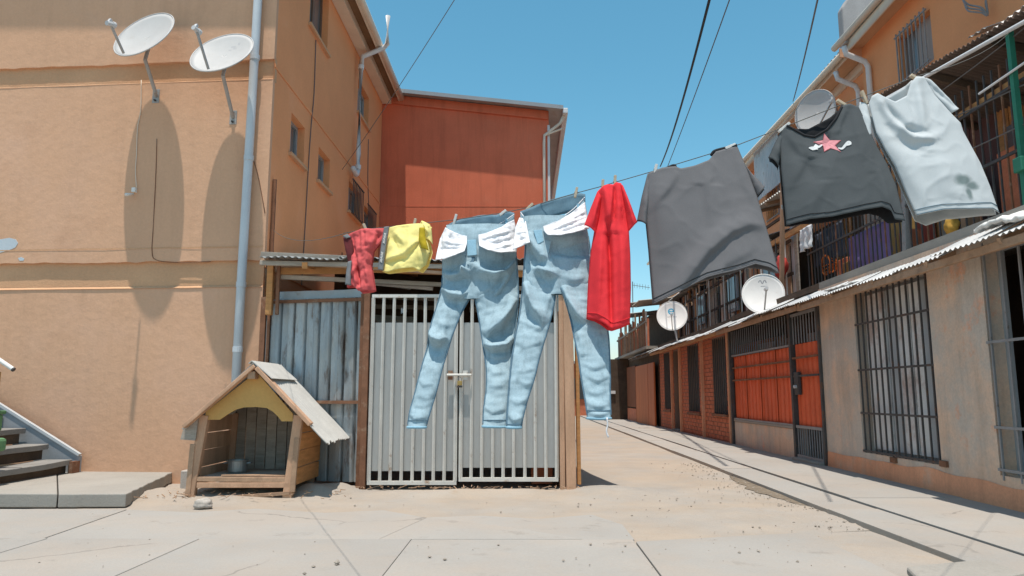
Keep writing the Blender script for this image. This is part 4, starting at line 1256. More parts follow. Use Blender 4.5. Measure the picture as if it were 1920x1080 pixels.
for i, op in enumerate(ops):
    b0, b1, z0, z1 = op
    if i == 2:
        dd = MB().obox(rw(b0 + .05, .62, -.12), Aw(0, b1 - b0 - .1, 0), LN * .04, V((0, 0, 1.15))).build('door', M['door_yellow'], h3, bevel=.004)
        MB().obox(rw(b0 + .05, .06, -.125), Aw(0, b1 - b0 - .1, 0), LN * .03, V((0, 0, .55))).build('door_panel', M['iron'], dd)
        MB().obox(rw(b0 + .05, 1.80, -.13), Aw(0, b1 - b0 - .1, 0), LN * .02, V((0, 0, .4))).build('transom', M['glass_dark'], dd)
        MB().obox(rw(b0 + .05, 1.46, -.11), Aw(0, b1 - b0 - .1, 0), LN * .01, V((0, 0, .02))).build('door_rail', M['wood_dark'], dd)
        MB().obox(rw(b0, -.02, .1), Aw(0, b1 - b0, 0), LN * .2, V((0, 0, .1))).build('doorstep', M['concrete_grey'], h3)
    else:
        wo = MB().obox(rw(b0, z0, -.17), Aw(0, b1 - b0, 0), LN * .02, V((0, 0, z1 - z0))).build('window', M['glass_dark'], h3)
        MB().obox(rw(b0 + .2, z0, -.162), Aw(0, .28, 0), LN * .01, V((0, 0, z1 - z0))).build('curtain', M['curtain'], wo)
        for k in range(7):
            vbar(b0 + .08 + (b1 - b0 - .16) * k / 6, z0, z1, -.01, .018).build('grille_bar', M['iron'], wo)
        MB().obox(rw(b0 - .05, z0 - .05, .05), Aw(0, b1 - b0 + .1, 0), LN * .2, V((0, 0, .05))).build('sill', M['rust_iron'], wo)
MB().obox(Aw(WA + .02, 14.74, 2.4), Aw(6.1, 14.74, 0) - Aw(WA + .02, 14.74, 0), LANE * 7.9, V((0, 0, .12))).build('flat_roof', M['wood_dark'], h3)
awning(h3, 14.78, 22.7, 15, zf=2.28, beam='wood_orange')

# --- far house with orange doors
h4 = thing('row_house', 'farthest house front on the right with orange doors, half in shade', 'house', Aw(5.2, 26, 0))
MB().obox(Aw(WA, 22.65, -.1), V((.3, 0, 0)), LANE * 12, V((0, 0, 2.5))).build('wall', M['wood_dark'], h4)
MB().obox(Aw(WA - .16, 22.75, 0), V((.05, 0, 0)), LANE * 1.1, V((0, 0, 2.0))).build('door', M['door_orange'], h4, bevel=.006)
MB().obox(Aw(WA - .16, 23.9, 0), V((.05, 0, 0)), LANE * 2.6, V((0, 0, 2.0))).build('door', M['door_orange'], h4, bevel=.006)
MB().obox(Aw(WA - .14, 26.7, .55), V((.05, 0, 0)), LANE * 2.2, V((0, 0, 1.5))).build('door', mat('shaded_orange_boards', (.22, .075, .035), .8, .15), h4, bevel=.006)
MB().obox(Aw(WA - .14, 26.7, 0), V((.08, 0, 0)), LANE * 2.2, V((0, 0, .5))).build('low_wall', M['brick'], h4)
awning(h4, 22.75, 27.0, 21, zf=2.30, beam='wood_dark')
MB().obox(Aw(3.2, 29.2, -.1), V((1.2, 0, 0)), LANE * 6, V((0, 0, 2.5))).build('side_block', M['wood_dark'], h4)
MB().bar(Aw(3.25, 29.15, 1.1), Aw(3.55, 29.15, 1.1), .05, .12).build('notice_board', M['white_cloth'], h4)
MB().obox(Aw(WA + .0, 22.65, 2.41), V((2, 0, 0)), LANE * 12, V((0, 0, .1))).build('flat_roof', M['wood_dark'], h4)
far = thing('lane_end_house', 'low dim house closing the far end of the lane', 'house', Aw(0, 36, 0))
MB().obox(Aw(-4, 36, -.1), V((9, 0, 0)), LANE * 3, V((0, 0, 2.6))).build('wall', M['brick'], far)
MB().obox(Aw(-4.2, 35.6, 2.5), V((9.4, 0, 0)), LANE * 4, V((0, .0, .12))).build('roof', M['roof_zinc'], far)
for x in (.8, 2.3):
    MB().obox(Aw(x, 35.95, .8), V((.8, 0, 0)), LANE * .06, V((0, 0, 1))).build('window', M['glass_dark'], far)

# ---------------------------------------------------------------- upper storeys on the right
ub = thing('terrace_block', 'orange upper storeys on the right under a stepped cream eave', 'building', Aw(7, 12, 0))
A1, A2, BS = 6.10, 6.28, 12.5
def up(b, z, out=0.0, a=A1): return Aw(a - out, b, z)
uw1 = [(10.30, 11.25, 5.95, 6.75), (6.2, 7.2, 5.95, 6.75)]
uw2 = [(14.6, 15.5, 5.4, 6.3), (17.5, 18.4, 5.4, 6.3), (13.6, 14.3, 3.4, 4.4)]
m = MB(); wall_r(m, 2.5, BS, 0, 7.2, uw1, a=A1, depth=.14)
m.quad(up(BS, 0), up(BS, 0, -.3), up(BS, 7.2, -.3), up(BS, 7.2))
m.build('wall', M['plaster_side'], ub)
m = MB(); wall_r(m, BS, 34, 0, 7.1, uw2, a=A2, depth=.14)
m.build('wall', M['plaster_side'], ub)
m = MB(); m.quad(Aw(A1, 2.5, 0), Aw(A1 + 7, 2.5, 0), Aw(A1 + 7, 2.5, 9), Aw(A1, 2.5, 7.2))
m.quad(Aw(A1 + 7, 2.5, 0), Aw(A1 + 7, 34, 0), Aw(A1 + 7, 34, 9), Aw(A1 + 7, 2.5, 9))
m.quad(Aw(A2, 34, 0), Aw(A1 + 7, 34, 0), Aw(A1 + 7, 34, 9), Aw(A2, 34, 7.1))
m.build('rear_wall', M['plaster'], ub)
for ops_, a in ((uw1, A1), (uw2, A2)):
    for (b0, b1, z0, z1) in ops_:
        wo = MB().obox(up(b0, z0, -.12, a), Aw(0, b1 - b0, 0), LN * .02, V((0, 0, z1 - z0))).build('window', M['glass_dark'], ub)
        MB().obox(up(b0 + .08, z0, -.105, a), Aw(0, (b1 - b0) * .5, 0), LN * .01, V((0, 0, z1 - z0))).build('curtain', M['curtain'], wo)
        for k in range(8):
            b = b0 + (b1 - b0) * (k + .5) / 8
            MB().bar(up(b, z0 - .05, .06, a), up(b, z1 + .05, .06, a), .018, .018, (0, 1, 0)).build('grille_bar', M['iron_grey'] if a == A1 else M['wood_orange'], wo)
        for z in (z0, z1):
            MB().bar(up(b0, z, .06, a), up(b1, z, .06, a), .02, .02).build('grille_rail', M['iron_grey'], wo)
# near eave, then the far one set back
for (b0, b1, a, zt_) in ((2.5, BS, A1, 7.2), (BS + .03, 34, A2, 7.1)):
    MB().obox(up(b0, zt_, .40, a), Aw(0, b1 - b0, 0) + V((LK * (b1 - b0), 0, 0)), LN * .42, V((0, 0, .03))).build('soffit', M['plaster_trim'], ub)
    MB().obox(up(b0, zt_ - .18, .085, a), Aw(0, b1 - b0, 0) + V((LK * (b1 - b0), 0, 0)), LN * .08, V((0, 0, .165))).build('wall_fascia', M['cream_paint'], ub)
    MB().obox(up(b0, zt_ - .05, .43, a), Aw(0, b1 - b0, 0) + V((LK * (b1 - b0), 0, 0)), LN * .025, V((0, 0, .18))).build('fascia', M['cream_paint'], ub)
    MB().tube([up(b0, zt_ + .04, .49, a), up(b1, zt_ + .0, .49, a)], .058, 10).build('gutter', M['cream_paint'], ub, smooth=True)
    corrugated(up(b0, zt_ + .13, .50, a), Aw(0, b1 - b0, 0) + V((LK * (b1 - b0), 0, 0)), V((4.5, 0, 1.5)), V((0, 0, 1)), .16, .018, 6).build('roof', M['roof_zinc'], ub, solid=.008)
# end trim of the near eave, grey fire wall above it and two cream downpipes
MB().obox(up(BS - .02, 7.03, .40), V((.40, 0, 0)), LANE * .03, V((0, 0, .17))).build('eave_end', M['plaster'], ub)
fwp = [Aw(A1 - .34, BS - .1, 7.25), Aw(A1 + 2.2, BS - .1, 7.9), Aw(A1 + 2.2, BS - .1, 9.0), Aw(A1 - .22, BS - .1, 8.15), Aw(A1 - .34, BS - .1, 7.95)]
MB().prism(fwp, LANE * .22).build('fire_wall', mat('grey_fire_wall', (.36, .34, .33), .95, .14, 3, .1, 40, .4, 50), ub, bevel=.03)
for (bz, a, z) in ((12.15, A1, 7.05), (12.95, A2, 6.95)):
    pts = [up(bz, z + .02, .47, a), up(bz, z - .12, .44, a), up(bz, z - .26, .12, a), up(bz, z - .36, .07, a), up(bz, 3.0, .07, a)]
    MB().tube(pts, .048, 10).build('downpipe', M['pvc_white'], ub, smooth=True)

# wire-frame dish remains high on the near wall
wf = thing('bent_wire_frame', 'bent grey wire frame hanging high on the upper orange wall', 'wire frame', A(1835, 15, 6.0))
for k in range(3):
    pts = [A(1800 + 4 * k, -8 + 5 * k, 5.95), A(1815, 8 + 6 * k, 5.9 - .05 * k), A(1840, 14 + 5 * k, 5.9), A(1852, 28, 5.95), A(1848, 6 - 5 * k, 6.0), A(1850, -10, 6.0)]
    MB().tube(smooth_poly(pts, 24), .012, 5).build('wire_loop', M['iron_grey'], wf, smooth=True)

# ---------------------------------------------------------------- upper balcony with bars and its big awning (near)
AB = 4.72
bal = thing('barred_balcony', 'barred upper balcony over the near house under a dark corrugated awning', 'balcony', Aw(5.3, 8, UP))
MB().obox(Aw(AB - .05, 3.5, UP), V((.1, 0, 0)), LANE * 8.6, V((0, 0, .06))).build('sill_rail', M['wood_dark'], bal)
n = 62
for k in range(n):
    b = 4.4 + (12.0 - 4.4) * k / (n - 1)
    if 6.4 < b < 6.75: continue
    MB().bar(Aw(AB, b, UP + .06), Aw(AB, b, 4.0 + (.25 if b < 8 else .3)), .016, .016, (0, 1, 0)).build('grille_bar', M['iron'] if k % 4 else M['rust_iron'], bal)
for z in (UP + .75, 3.95):
    MB().bar(Aw(AB - .012, 4.4, z), Aw(AB - .012, 12.0, z), .02, .03).build('grille_rail', M['iron'], bal)
# enclosure walls behind the bars: timber sidings
k = 0
b = 7.2
while b < 12.3:
    wd = .13
    if b < 8.7: mm = 'wood_orange'
    elif b < 9.5: mm = 'siding_purple'
    elif b < 11.6: mm = 'wood_orange'
    else: mm = 'wood_grey'
    if mm == 'siding_purple' and 'siding_purple' not in M:
        M['siding_purple'] = mat('plum_siding', (.13, .065, .06), .85, .15, 3, rand=.12)
    MB().obox(Aw(AB + 1.15 + .006 * (k % 2), b, UP), V((.02, 0, 0)), Aw(0, wd - .008, 0), V((0, 0, 2.0))).build('siding_board', M[mm], bal)
    b += wd; k += 1
wn_ = MB().obox(Aw(AB + 1.1, 10.2, 3.2), V((.03, 0, 0)), LANE * .8, V((0, 0, .85))).build('window', mat('brick_red_shutter', (.25, .05, .03), .7, .1), bal)
wn2 = MB().obox(Aw(AB + 1.1, 7.6, 2.9), V((.03, 0, 0)), LANE * .9, V((0, 0, 1.3))).build('window', M['glass_dark'], bal)
for k in range(6):
    MB().bar(Aw(AB + 1.05, 7.66 + .155 * k, 2.88), Aw(AB + 1.05, 7.66 + .155 * k, 4.2), .02, .02, (0, 1, 0)).build('grille_bar', M['iron_grey'], wn2)
MB().obox(Aw(AB + 1.16, 4.0, UP), V((.02, 0, 0)), LANE * 3.0, V((0, 0, 2.0))).build('rear_boarding', M['siding_purple'], bal)
MB().bar(A(1702, 500, AB + .02), A(1698, 330, AB + .02), .09, .09, (0, 1, 0)).build('grey_pole', M['iron_grey'], bal, bevel=.01)
# big awning: sheets on timber rafters, front pipe
def awz(b): return 4.42 + .145 * (b - 6.5) * .9
for k in range(9):
    b = 3.6 + k * .66
    o = Aw(4.60, b, awz(b) + .10 + .004 * (k % 2))
    corrugated(o, Aw(4.60, b + .69, awz(b + .69)) - Aw(4.60, b, awz(b)), V((1.48, 0, -.38)), V((0, 0, 1)), .078, .014, 8, 2, wob=.015, seed=k).build('awning_sheet', mat('rust_brown_sheet', (.14, .10, .08), .75, .2, 2, rand=.1) if k == 0 else bpy.data.materials['rust_brown_sheet'], bal, solid=.004)
corrugated(A(1846, 66, 5.55), A(1935, 2, 5.55) - A(1846, 66, 5.55), V((.75, 0, .30)), V((0, 0, 1)), .13, .02, 8, 2).build('upper_sheet', M['corr_light'], bal, solid=.004)
corrugated(A(1815, 72, 5.75), A(1850, 50, 5.75) - A(1815, 72, 5.75), V((.5, 0, .18)), V((0, 0, 1)), .13, .015, 8, 2).build('upper_sheet', M['fibre_cement'], bal, solid=.004)
MB().tube([Aw(4.60, 3.4, awz(3.4)), Aw(4.60, 9.6, awz(9.6))], .022, 8).build('front_pipe', M['pvc_white'], bal)
for b in (4.6, 5.7, 6.9, 8.0, 9.1):
    MB().bar(Aw(4.62, b, awz(b) + .04), Aw(6.08, b, awz(b) - .38), .05, .08).build('rafter', M['wood_dark'], bal)
gpz = awz(6.6)
gp_ = MB().bar(Aw(4.64, 6.58, UP), Aw(4.64, 6.58, gpz + .02), .05, .05, (0, 1, 0)).build('green_post', M['green_paint'], bal)
MB().obox(Aw(4.58, 6.52, 3.05), V((.12, 0, 0)), LANE * .12, V((0, 0, .14))).build('clamp', M['green_paint'], gp_, bevel=.01)
MB().tube([Aw(4.60, 7.05, gpz - .42), Aw(4.60, 5.6, gpz - .40)], .012, 6).build('cross_rod', M['pvc_white'], gp_)
for i, (b0, z0, b1, z1) in enumerate(((9.6, 4.25, 5.2, 3.75), (9.6, 3.7, 5.0, 3.45), (9.2, 4.4, 6.0, 4.4))):
    MB().tube(sag(Aw(4.66, b0, z0), Aw(4.66, b1, z1), .04, 10), .007, 5).build('balcony_wire', M['grey_cable'], bal)

# things hung and stored on the balcony
def hung_cloth(name, label, cat, a, pts_top, drop, mtl, seed, fold=.03, group=None):
    """cloth hung along the lane direction: from b0 to b1"""
    b0, b1, z = pts_top
    def fn(u, v):
        b = b0 + (b1 - b0) * u
        d = drop * (1 + .12 * mnoise.noise(V((u * 3, seed, 0))))
        return Aw(a + fold * math.sin(u * 14 + seed) * v + .03 * mnoise.noise(V((u * 4, v * 4, seed))), b, z - d * v)
    o = MB().grid(fn, 24, 12).build(name, mtl, smooth=True, solid=.004)
    tag(o, label, cat, group)
    return o
pz = A(1565, 450, 4.60); pe = A(1640, 450, 4.60)
hung_cloth('hanging_cloth', 'purple garment hanging on the balcony bars', 'clothing', 4.80, (pe.y, pz.y, pz.z + .02), .62, M['purple_cloth'], 1)
q0 = A(1510, 450, 4.66); q1 = A(1562, 450, 4.66)
hung_cloth('hanging_cloth', 'dark cloth hanging on the balcony bars left of the purple garment', 'clothing', 4.82, (q1.y, q0.y, q0.z + .08), .55, M['dark_cloth'], 2)
q0 = A(1500, 432, 4.60); q1 = A(1522, 432, 4.60)
hung_cloth('hanging_cloth', 'thin white rag tied above the dark cloth on the balcony', 'rag', 4.60, (q1.y, q0.y, q0.z), .38, M['white_cloth'], 3)
q0 = A(1540, 425, 4.60); q1 = A(1550, 425, 4.60)
bk_ = thing('basket', 'orange plastic basket hooked on the balcony bars', 'basket', A(1545, 497, 4.6))
bc = A(1546, 497, 4.76)
def bas(u, v):
    an = 2 * math.pi * u
    r = .17 * (1 - .35 * v)
    return bc + LANE * (r * math.cos(an)) + V((0, 0, r * math.sin(an) * .9)) + LN * (.02 + .14 * v)
MB().tube([bas(i / 24, 0) for i in range(25)], .014, 6, caps=False).build('rim', M['orange_prop'], bk_)
for i in range(14):
    MB().tube([bas(i / 14, 0), bas(i / 14 + .08, 1)], .008, 5).build('rib', M['orange_prop'], bk_)
MB().grid(lambda u, v: bas(u, 1) * v + (bc + LN * .16) * (1 - v), 16, 2, closed_u=True).build('base', M['orange_prop'], bk_)
q0 = A(1465, 500, 4.6)
o = boulder('red_bag', q0, .17, M['red_prop'], (.6, .8, 1.15), 8)
tag(o, 'red bag hanging beside the brown post on the upper level', 'bag')
q0 = A(1785, 425, 4.66)
o = boulder('yellow_toy', q0, .10, mat('yellow_plush', (.45, .25, .05), .95, .2, 20), (.7, .8, 1.1), 14)
tag(o, 'small yellow toy hanging behind the balcony bars below the pale shirt', 'toy')
rr = random.Random(33)
k = 0
b = 4.6
while b < 12.2:                                            # things kept behind the balcony bars
    wd = rr.uniform(.25, .6); hh = rr.uniform(.35, 1.25); dp = rr.uniform(.2, .6)
    mm = rr.choice(['wood_raw', 'wood_grey', 'dark_cloth', 'corr_light', 'brick', 'wood_dark', 'door_yellow', 'cream_paint', 'siding_purple', 'wood_pink'])
    MB().obox(Aw(AB + .12 + dp, b, UP), V((.18, 0, 0)), LANE * wd, V((0, 0, hh))).build('stored_box' if hh < .8 else 'stored_board', M[mm], bal, bevel=.01)
    b += wd + rr.uniform(.02, .3)
MB().bar(Aw(AB + .05, 4.4, 4.0), Aw(AB + .05, 12.0, 4.05), .05, .06).build('head_beam', M['wood_orange'], bal)
# crumpled plastic sheet lying on the awning
ps = MB()
p0 = A(1826, 440, 3.86); p1 = A(1912, 418, 3.86)
def psf(u, v):
    p = p0.lerp(p1, u)
    return p + V((v * .35, 0, .03 + .10 * v)) + V((0, 0, .035 * mnoise.noise(V((u * 9, v * 4, 2))) + .03 * math.sin(math.pi * u)))
o = ps.grid(psf, 40, 10).build('plastic_sheet', M['white_plastic'], smooth=True, solid=.03)
tag(o, 'crumpled white plastic sheet lying on the awning below the pale shirt', 'plastic sheet')
p0 = A(1545, 548, 3.85); p1 = A(1600, 532, 3.85)
o = MB().grid(lambda u, v: p0.lerp(p1, u) + V((v * .25, 0, .015 + .06 * v + .02 * mnoise.noise(V((u * 7, v * 3, 5))))), 24, 6).build('plastic_sheet', M['white_plastic'], smooth=True, solid=.015)
tag(o, 'small strip of white plastic on the awning above the near pillar', 'plastic sheet')

# ---------------------------------------------------------------- upper lean-tos farther along
lt = thing('upper_lean_to', 'patchwork upper lean-to of upright boards and tin above the brick house', 'lean-to', Aw(5, 18, UP))
pal = ['wood_grey', 'wood_orange', 'wood_pink', 'cream_paint', 'fibre_cement', 'corr_light', 'wood_grey', 'siding_purple', 'wood_raw', 'wood_dark', 'cream_paint', 'wood_pink', 'corr_light']
rr = random.Random(21)
b = 12.9; k = 0
while b < 23.5:
    wd = rr.choice([.12, .16, .2, .26, .34])
    mm = rr.choice(pal)
    top = rr.choice([3.7, 3.85, 4.0, 4.1])
    if rr.random() > .12:
        MB().obox(Aw(AB + .15 + rr.uniform(-.02, .05), b, UP - .02), V((.025, 0, 0)), Aw(0, wd - .015, 0), V((0, 0, top - UP))).build('upright_board', M[mm], lt)
    b += wd; k += 1
for (b0, b1, z) in ((12.9, 23.4, 3.15), (12.9, 23.4, 3.75)):
    MB().bar(Aw(AB + .06, b0, z), Aw(AB + .06, b1, z - .04), .04, .05).build('cross_rail', M['wood_dark'], lt)
for k in range(22):
    b = 13.0 + k * .46
    MB().bar(Aw(AB - .02, b, UP), Aw(AB - .02, b, 3.9), .022, .022, (0, 1, 0)).build('grille_bar', M['iron'] if k % 3 else M['cream_iron'], lt)
for (b0, b1, z0, z1) in ((13.8, 14.6, 2.95, 3.75), (16.4, 17.2, 2.9, 3.8), (19.5, 20.2, 2.9, 3.7)):
    wo = MB().obox(Aw(AB + .08, b0, z0), V((.04, 0, 0)), LANE * (b1 - b0), V((0, 0, z1 - z0))).build('window', M['window_grey'], lt)
    MB().obox(Aw(AB + .07, b0 + .06, z0 + .06), V((.008, 0, 0)), LANE * (b1 - b0 - .12), V((0, 0, z1 - z0 - .12))).build('pane', mat('bluish_glass', (.22, .28, .33), .15, .2, 2) if b0 < 14 else bpy.data.materials['bluish_glass'], wo)
for k in range(8):
    b = 15.2 + k * 1.02
    corrugated(Aw(AB - .18, b, 4.15 - .03 * k), Aw(0, 1.05, 0), V((1.6, 0, .5)), V((0, 0, 1)), .09, .014, 6, 2, wob=.02, seed=k * 3).build('roof_sheet', M['roof_zinc'] if k % 2 else M['corr_light'], lt, solid=.004)
MB().obox(Aw(A2 - .05, 12.9, UP), V((.03, 0, 0)), LANE * 10.6, V((0, 0, 1.9))).build('rear_boarding', M['wood_dark'], lt)
# brown post and tin roof with scalloped edge behind the grey shirt
pst = thing('timber_post', 'tall thin brown post rising from the awning beside the emblem dish', 'post', A(1465, 590, 4.5))
MB().bar(A(1465, 592, 4.5), A(1468, 322, 4.5), .07, .07, (0, 1, 0)).build('post_shaft', M['wood_pink'], pst, bevel=.006)
MB().bar(A(1466, 575, 4.5), A(1500, 570, 4.5), .03, .03).build('foot_brace', M['wood_raw'], pst)
tr = thing('tin_canopy', 'grey tin canopy with scalloped edge behind the brown post', 'canopy', A(1440, 385, 4.9))
e0 = A(1400, 402, 4.75); e1 = A(1475, 350, 4.75)
corrugated(e0, e1 - e0, V((1.4, 0, .35)), V((0, 0, 1)), .13, .02, 8, 2).build('tin_sheet', M['fibre_cement'], tr, solid=.006)
for k in range(3):
    p = e0.lerp(e1, .15 + .35 * k)
    MB().bar(p + V((0, 0, -.05)), p + V((1.4, 0, .28)), .05, .06).build('rafter', M['wood_raw'], tr)
o = A(1418, 380, 5.9); q = A(1462, 300, 5.9)
corrugated(V((o.x, o.y, o.z)), V((q.x - o.x, q.y - o.y, 0)), V((0, 0, 1.3)), V((-1, 0, 0)), .12, .018, 8).build('tin_wall', M['corr_light'], tr, solid=.004)
for (z, s) in ((3.9, 0), (4.25, 1)):
    MB().bar(Aw(4.75, 12.4, z), Aw(4.75, 15.6, z), .04, .05).build('tie_beam', M['wood_dark'], tr)
MB().bar(A(1425, 470, 4.72), A(1560, 395, 4.72), .05, .09).build('tie_beam', M['wood_orange'], tr)

# far balcony with clutter, roofs and an antenna
fb_ = thing('far_balcony', 'cluttered far balcony with plank railing above the orange doors', 'balcony', Aw(4.5, 26, UP))
MB().obox(Aw(3.75, 22.8, 2.42), V((2.4, 0, 0)), LANE * 8, V((0, 0, .09))).build('deck', M['wood_grey'], fb_)
rr = random.Random(5)
for k in range(34):
    b = 22.9 + k * .22
    mm = rr.choice(['wood_pink', 'wood_raw', 'wood_grey', 'wood_raw', 'brick', 'cream_paint'])
    lean = rr.uniform(-.12, .12)
    MB().bar(Aw(3.85, b, 2.52), Aw(3.85, b + lean, 2.52 + rr.uniform(.6, 1.3)), .06, .03, (0, 1, 0)).build('railing_plank', M[mm], fb_)
MB().bar(Aw(3.82, 22.9, 3.3), Aw(3.82, 30.4, 3.2), .05, .06).build('top_rail', M['wood_grey'], fb_)
for k in range(6):
    corrugated(Aw(3.6 + .3 * (k % 2), 23 + k * 1.3, 3.95 + .12 * (k % 3)), Aw(0, 1.5, 0), V((2.6, 0, .25 + .1 * (k % 2))), V((0, 0, 1)), .2, .02, 4).build('roof_sheet', M['roof_zinc'] if k % 2 else M['wood_grey'], fb_, solid=.01)
MB().obox(Aw(4.9, 23, 2.5), V((.05, 0, 0)), LANE * 8, V((0, 0, 1.6))).build('rear_boarding', M['wood_dark'], fb_)
for k, (b, mm) in enumerate(((23.6, 'red_prop'), (24.6, 'orange_prop'), (25.5, 'brick'), (26.8, 'wood_pink'))):
    MB().prism([Aw(3.95, b, 3.1), Aw(3.95, b + .5, 3.1), Aw(3.95, b + .25, 3.5)], LN * .05).build('stored_panel', M[mm], fb_)
an_ = thing('tv_antenna', 'thin grey television antenna above the far roofs', 'antenna', A(1188, 600, 4.6))
a0 = A(1187, 605, 4.6); a1 = A(1186, 528, 4.6)
MB().tube([a0, a1], .018, 6).build('mast', M['grey_cable'], an_)
at = a1 + V((0, 0, -.15))
MB().tube([at, at + V((.75, .1, -.1))], .012, 5).build('boom', M['grey_cable'], an_)
for k in range(6):
    c = at.lerp(at + V((.75, .1, -.1)), .1 + k * .16)
    MB().tube([c + V((-.05, -.3, .06)), c + V((.05, .3, -.06))], .007, 5).build('element', M['grey_cable'], an_)
# ---------------------------------------------------------------- clothes line and pegs
LPX = [(1722, 142, 3.10), (1618, 181, 3.13), (1578, 196, 3.15), (1468, 239, 3.20), (1372, 276, 3.25), (1228, 320, 3.34), (1152, 342, 3.39), (1129, 349, 3.40),
       (1080, 362, 3.46), (990, 389, 3.56), (943, 399, 3.62), (853, 412, 3.66), (778, 420, 3.68), (686, 430, 3.73), (652, 436, 3.76)]
def D(px):
    T_ = sorted((p[0], p[2]) for p in LPX)
    if px <= T_[0][0]: return T_[0][1]
    for (x0, d0), (x1, d1) in zip(T_, T_[1:]):
        if px <= x1:
            return d0 + (d1 - d0) * (px - x0) / (x1 - x0)
    return T_[-1][1]
lp = [atY(*p) for p in LPX]
def LZ(px):                         # height of the line above photo column px
    T_ = sorted((p[0], q.z) for p, q in zip(LPX, lp))
    if px <= T_[0][0]: return T_[0][1]
    for (x0, d0), (x1, d1) in zip(T_, T_[1:]):
        if px <= x1:
            return d0 + (d1 - d0) * (px - x0) / (x1 - x0)
    return T_[-1][1]
TILTJ = .36                         # the jeans swing out further
TILT = .22                          # the breeze pushes every hem a little towards the lane mouth
end_r = Aw(4.62, 6.56, gpz - .02)
end_l = SP(sy(8.72), 2.98, -.04)
path = sag(end_r, lp[0], .05, 8)[:-1] + lp + sag(lp[-1], end_l, .08, 10)[1:]
o = MB().tube(path, .0022, 5).build('clothes_line', M['line'], smooth=True)
tag(o, 'thin grey line on which all the washing hangs', 'clothes line')
def peg(px, py, tilt, label, mtl='peg', L=.062, dz=-.012):
    Y = D(px) - .012
    c = atY(px, py, Y)
    t = thing('clothes_peg', label, 'clothes peg', c, 'clothes pegs on the line')
    ax = V((math.sin(tilt), -.08, math.cos(tilt))).normalized()
    sd_ = V((0, 1, 0))
    for s in (-1, 1):
        off = V((0, 1, 0)) * (.0055 * s)
        MB().obox(c + off - ax * L * .5 + ax.cross(sd_) * .006 - sd_ * .004, -ax.cross(sd_) * .012, sd_ * .007, ax * L).build('jaw', M[mtl], t, bevel=.0015)
    sx = ax.cross(sd_).normalized()
    MB().tube([c - sx * .008, c + sx * .008], .006, 8).build('spring', M['iron_grey'], t)
peg(1718, 148, -1.0, 'clothes peg on the right shoulder of the pale shirt', 'peg')
peg(1620, 183, -.35, 'clothes peg on the left shoulder of the pale shirt', 'peg')
peg(1580, 195, -1.0, 'clothes peg on the right shoulder of the dark starred shirt', 'peg')
peg(1470, 239, .9, 'clothes peg on the left shoulder of the dark starred shirt', 'peg_white')
peg(1369, 275, 1.2, 'clothes peg on the right end of the plain grey shirt', 'peg_white', .05)
peg(1229, 318, .2, 'clothes peg on the left end of the plain grey shirt', 'peg_white', .05)
peg(1153, 341, .05, 'right-hand of the two clothes pegs on the red shirt', 'peg')
peg(1130, 349, .05, 'left-hand of the two clothes pegs on the red shirt', 'peg')
peg(1080, 361, .2, 'clothes peg on the right of the jeans beside the red shirt', 'peg', .05)
peg(993, 388, .8, 'clothes peg on the left of the jeans beside the red shirt', 'peg', .045)
peg(943, 399, .9, 'clothes peg on the right of the jeans over the gate bolt', 'peg_white', .04)
peg(853, 413, .25, 'clothes peg on the left of the jeans over the gate bolt', 'peg_white')
peg(777, 421, .2, 'clothes peg on the yellow shorts', 'peg')
peg(686, 430, -.4, 'clothes peg on the faded red shirt', 'peg')

# ---------------------------------------------------------------- cloth builders
def fold_disp(px, py, folds):
    s = 0.0
    for fo in folds:
        if len(fo) in (3, 4):                                  # polyline fold: (points, width, amplitude), tapering to both ends
            pts, w_, am = (fo[0], fo[1], fo[-1])
            best = None; tot = 0.0
            for a, b in zip(pts, pts[1:]):
                tot += math.dist(a, b)
            acc = 0.0
            for a, b in zip(pts, pts[1:]):
                dx, dy = b[0] - a[0], b[1] - a[1]; l2 = dx * dx + dy * dy
                t = min(max(((px - a[0]) * dx + (py - a[1]) * dy) / l2, 0), 1)
                ex, ey = px - a[0] - dx * t, py - a[1] - dy * t
                d = math.hypot(ex, ey)
                if best is None or d < best[0]:
                    best = (d, (acc + t * math.sqrt(l2)) / tot, ey)
                acc += math.sqrt(l2)
            d, q, ey = best
            ww = (fo[2] if len(fo) == 4 else w_ * .45) if ey > 0 else (w_ if len(fo) == 4 else w_ * 1.25)   # sharp lower side, soft upper side
            und = -.5 * (d / 11) * math.exp(1 - d / 11) if len(fo) == 4 and ey > 0 and am > 0 else 0.0   # hollow under the lip
            s += am * (math.exp(-(d / ww) ** 2) + und) * max(math.sin(math.pi * q), 0) ** .6
            continue
        (x0, y0, x1, y1, w_, am) = fo
        dx, dy = x1 - x0, y1 - y0
        l2 = dx * dx + dy * dy
        t = ((px - x0) * dx + (py - y0) * dy) / l2
        tc = min(max(t, 0), 1)
        d = math.hypot(px - x0 - dx * tc, py - y0 - dy * tc)
        end = 1.0
        k = (py - y0 - dy * tc)
        ww = w_ * (.6 if k * am > 0 else 1.2)
        s += am * 1.25 * math.exp(-(d / ww) ** 2) * (.25 + .75 * math.sin(math.pi * min(max(t, 0.02), .98)) ** .6)
    return s
def wrinkle(px, py, seed, sx=.022, sy=.022):
    """thin sharp creases: ridged noise"""
    a = 1 - abs(mnoise.noise(V((px * sx + .6 * mnoise.noise(V((px * .02, py * .02, seed))), py * sy * .6, seed * 1.7))))
    b = 1 - abs(mnoise.noise(V((px * sx * .8 + py * .018, py * sy - px * .016, seed * 2.3 + 4))))
    return a ** 6 + .8 * b ** 7
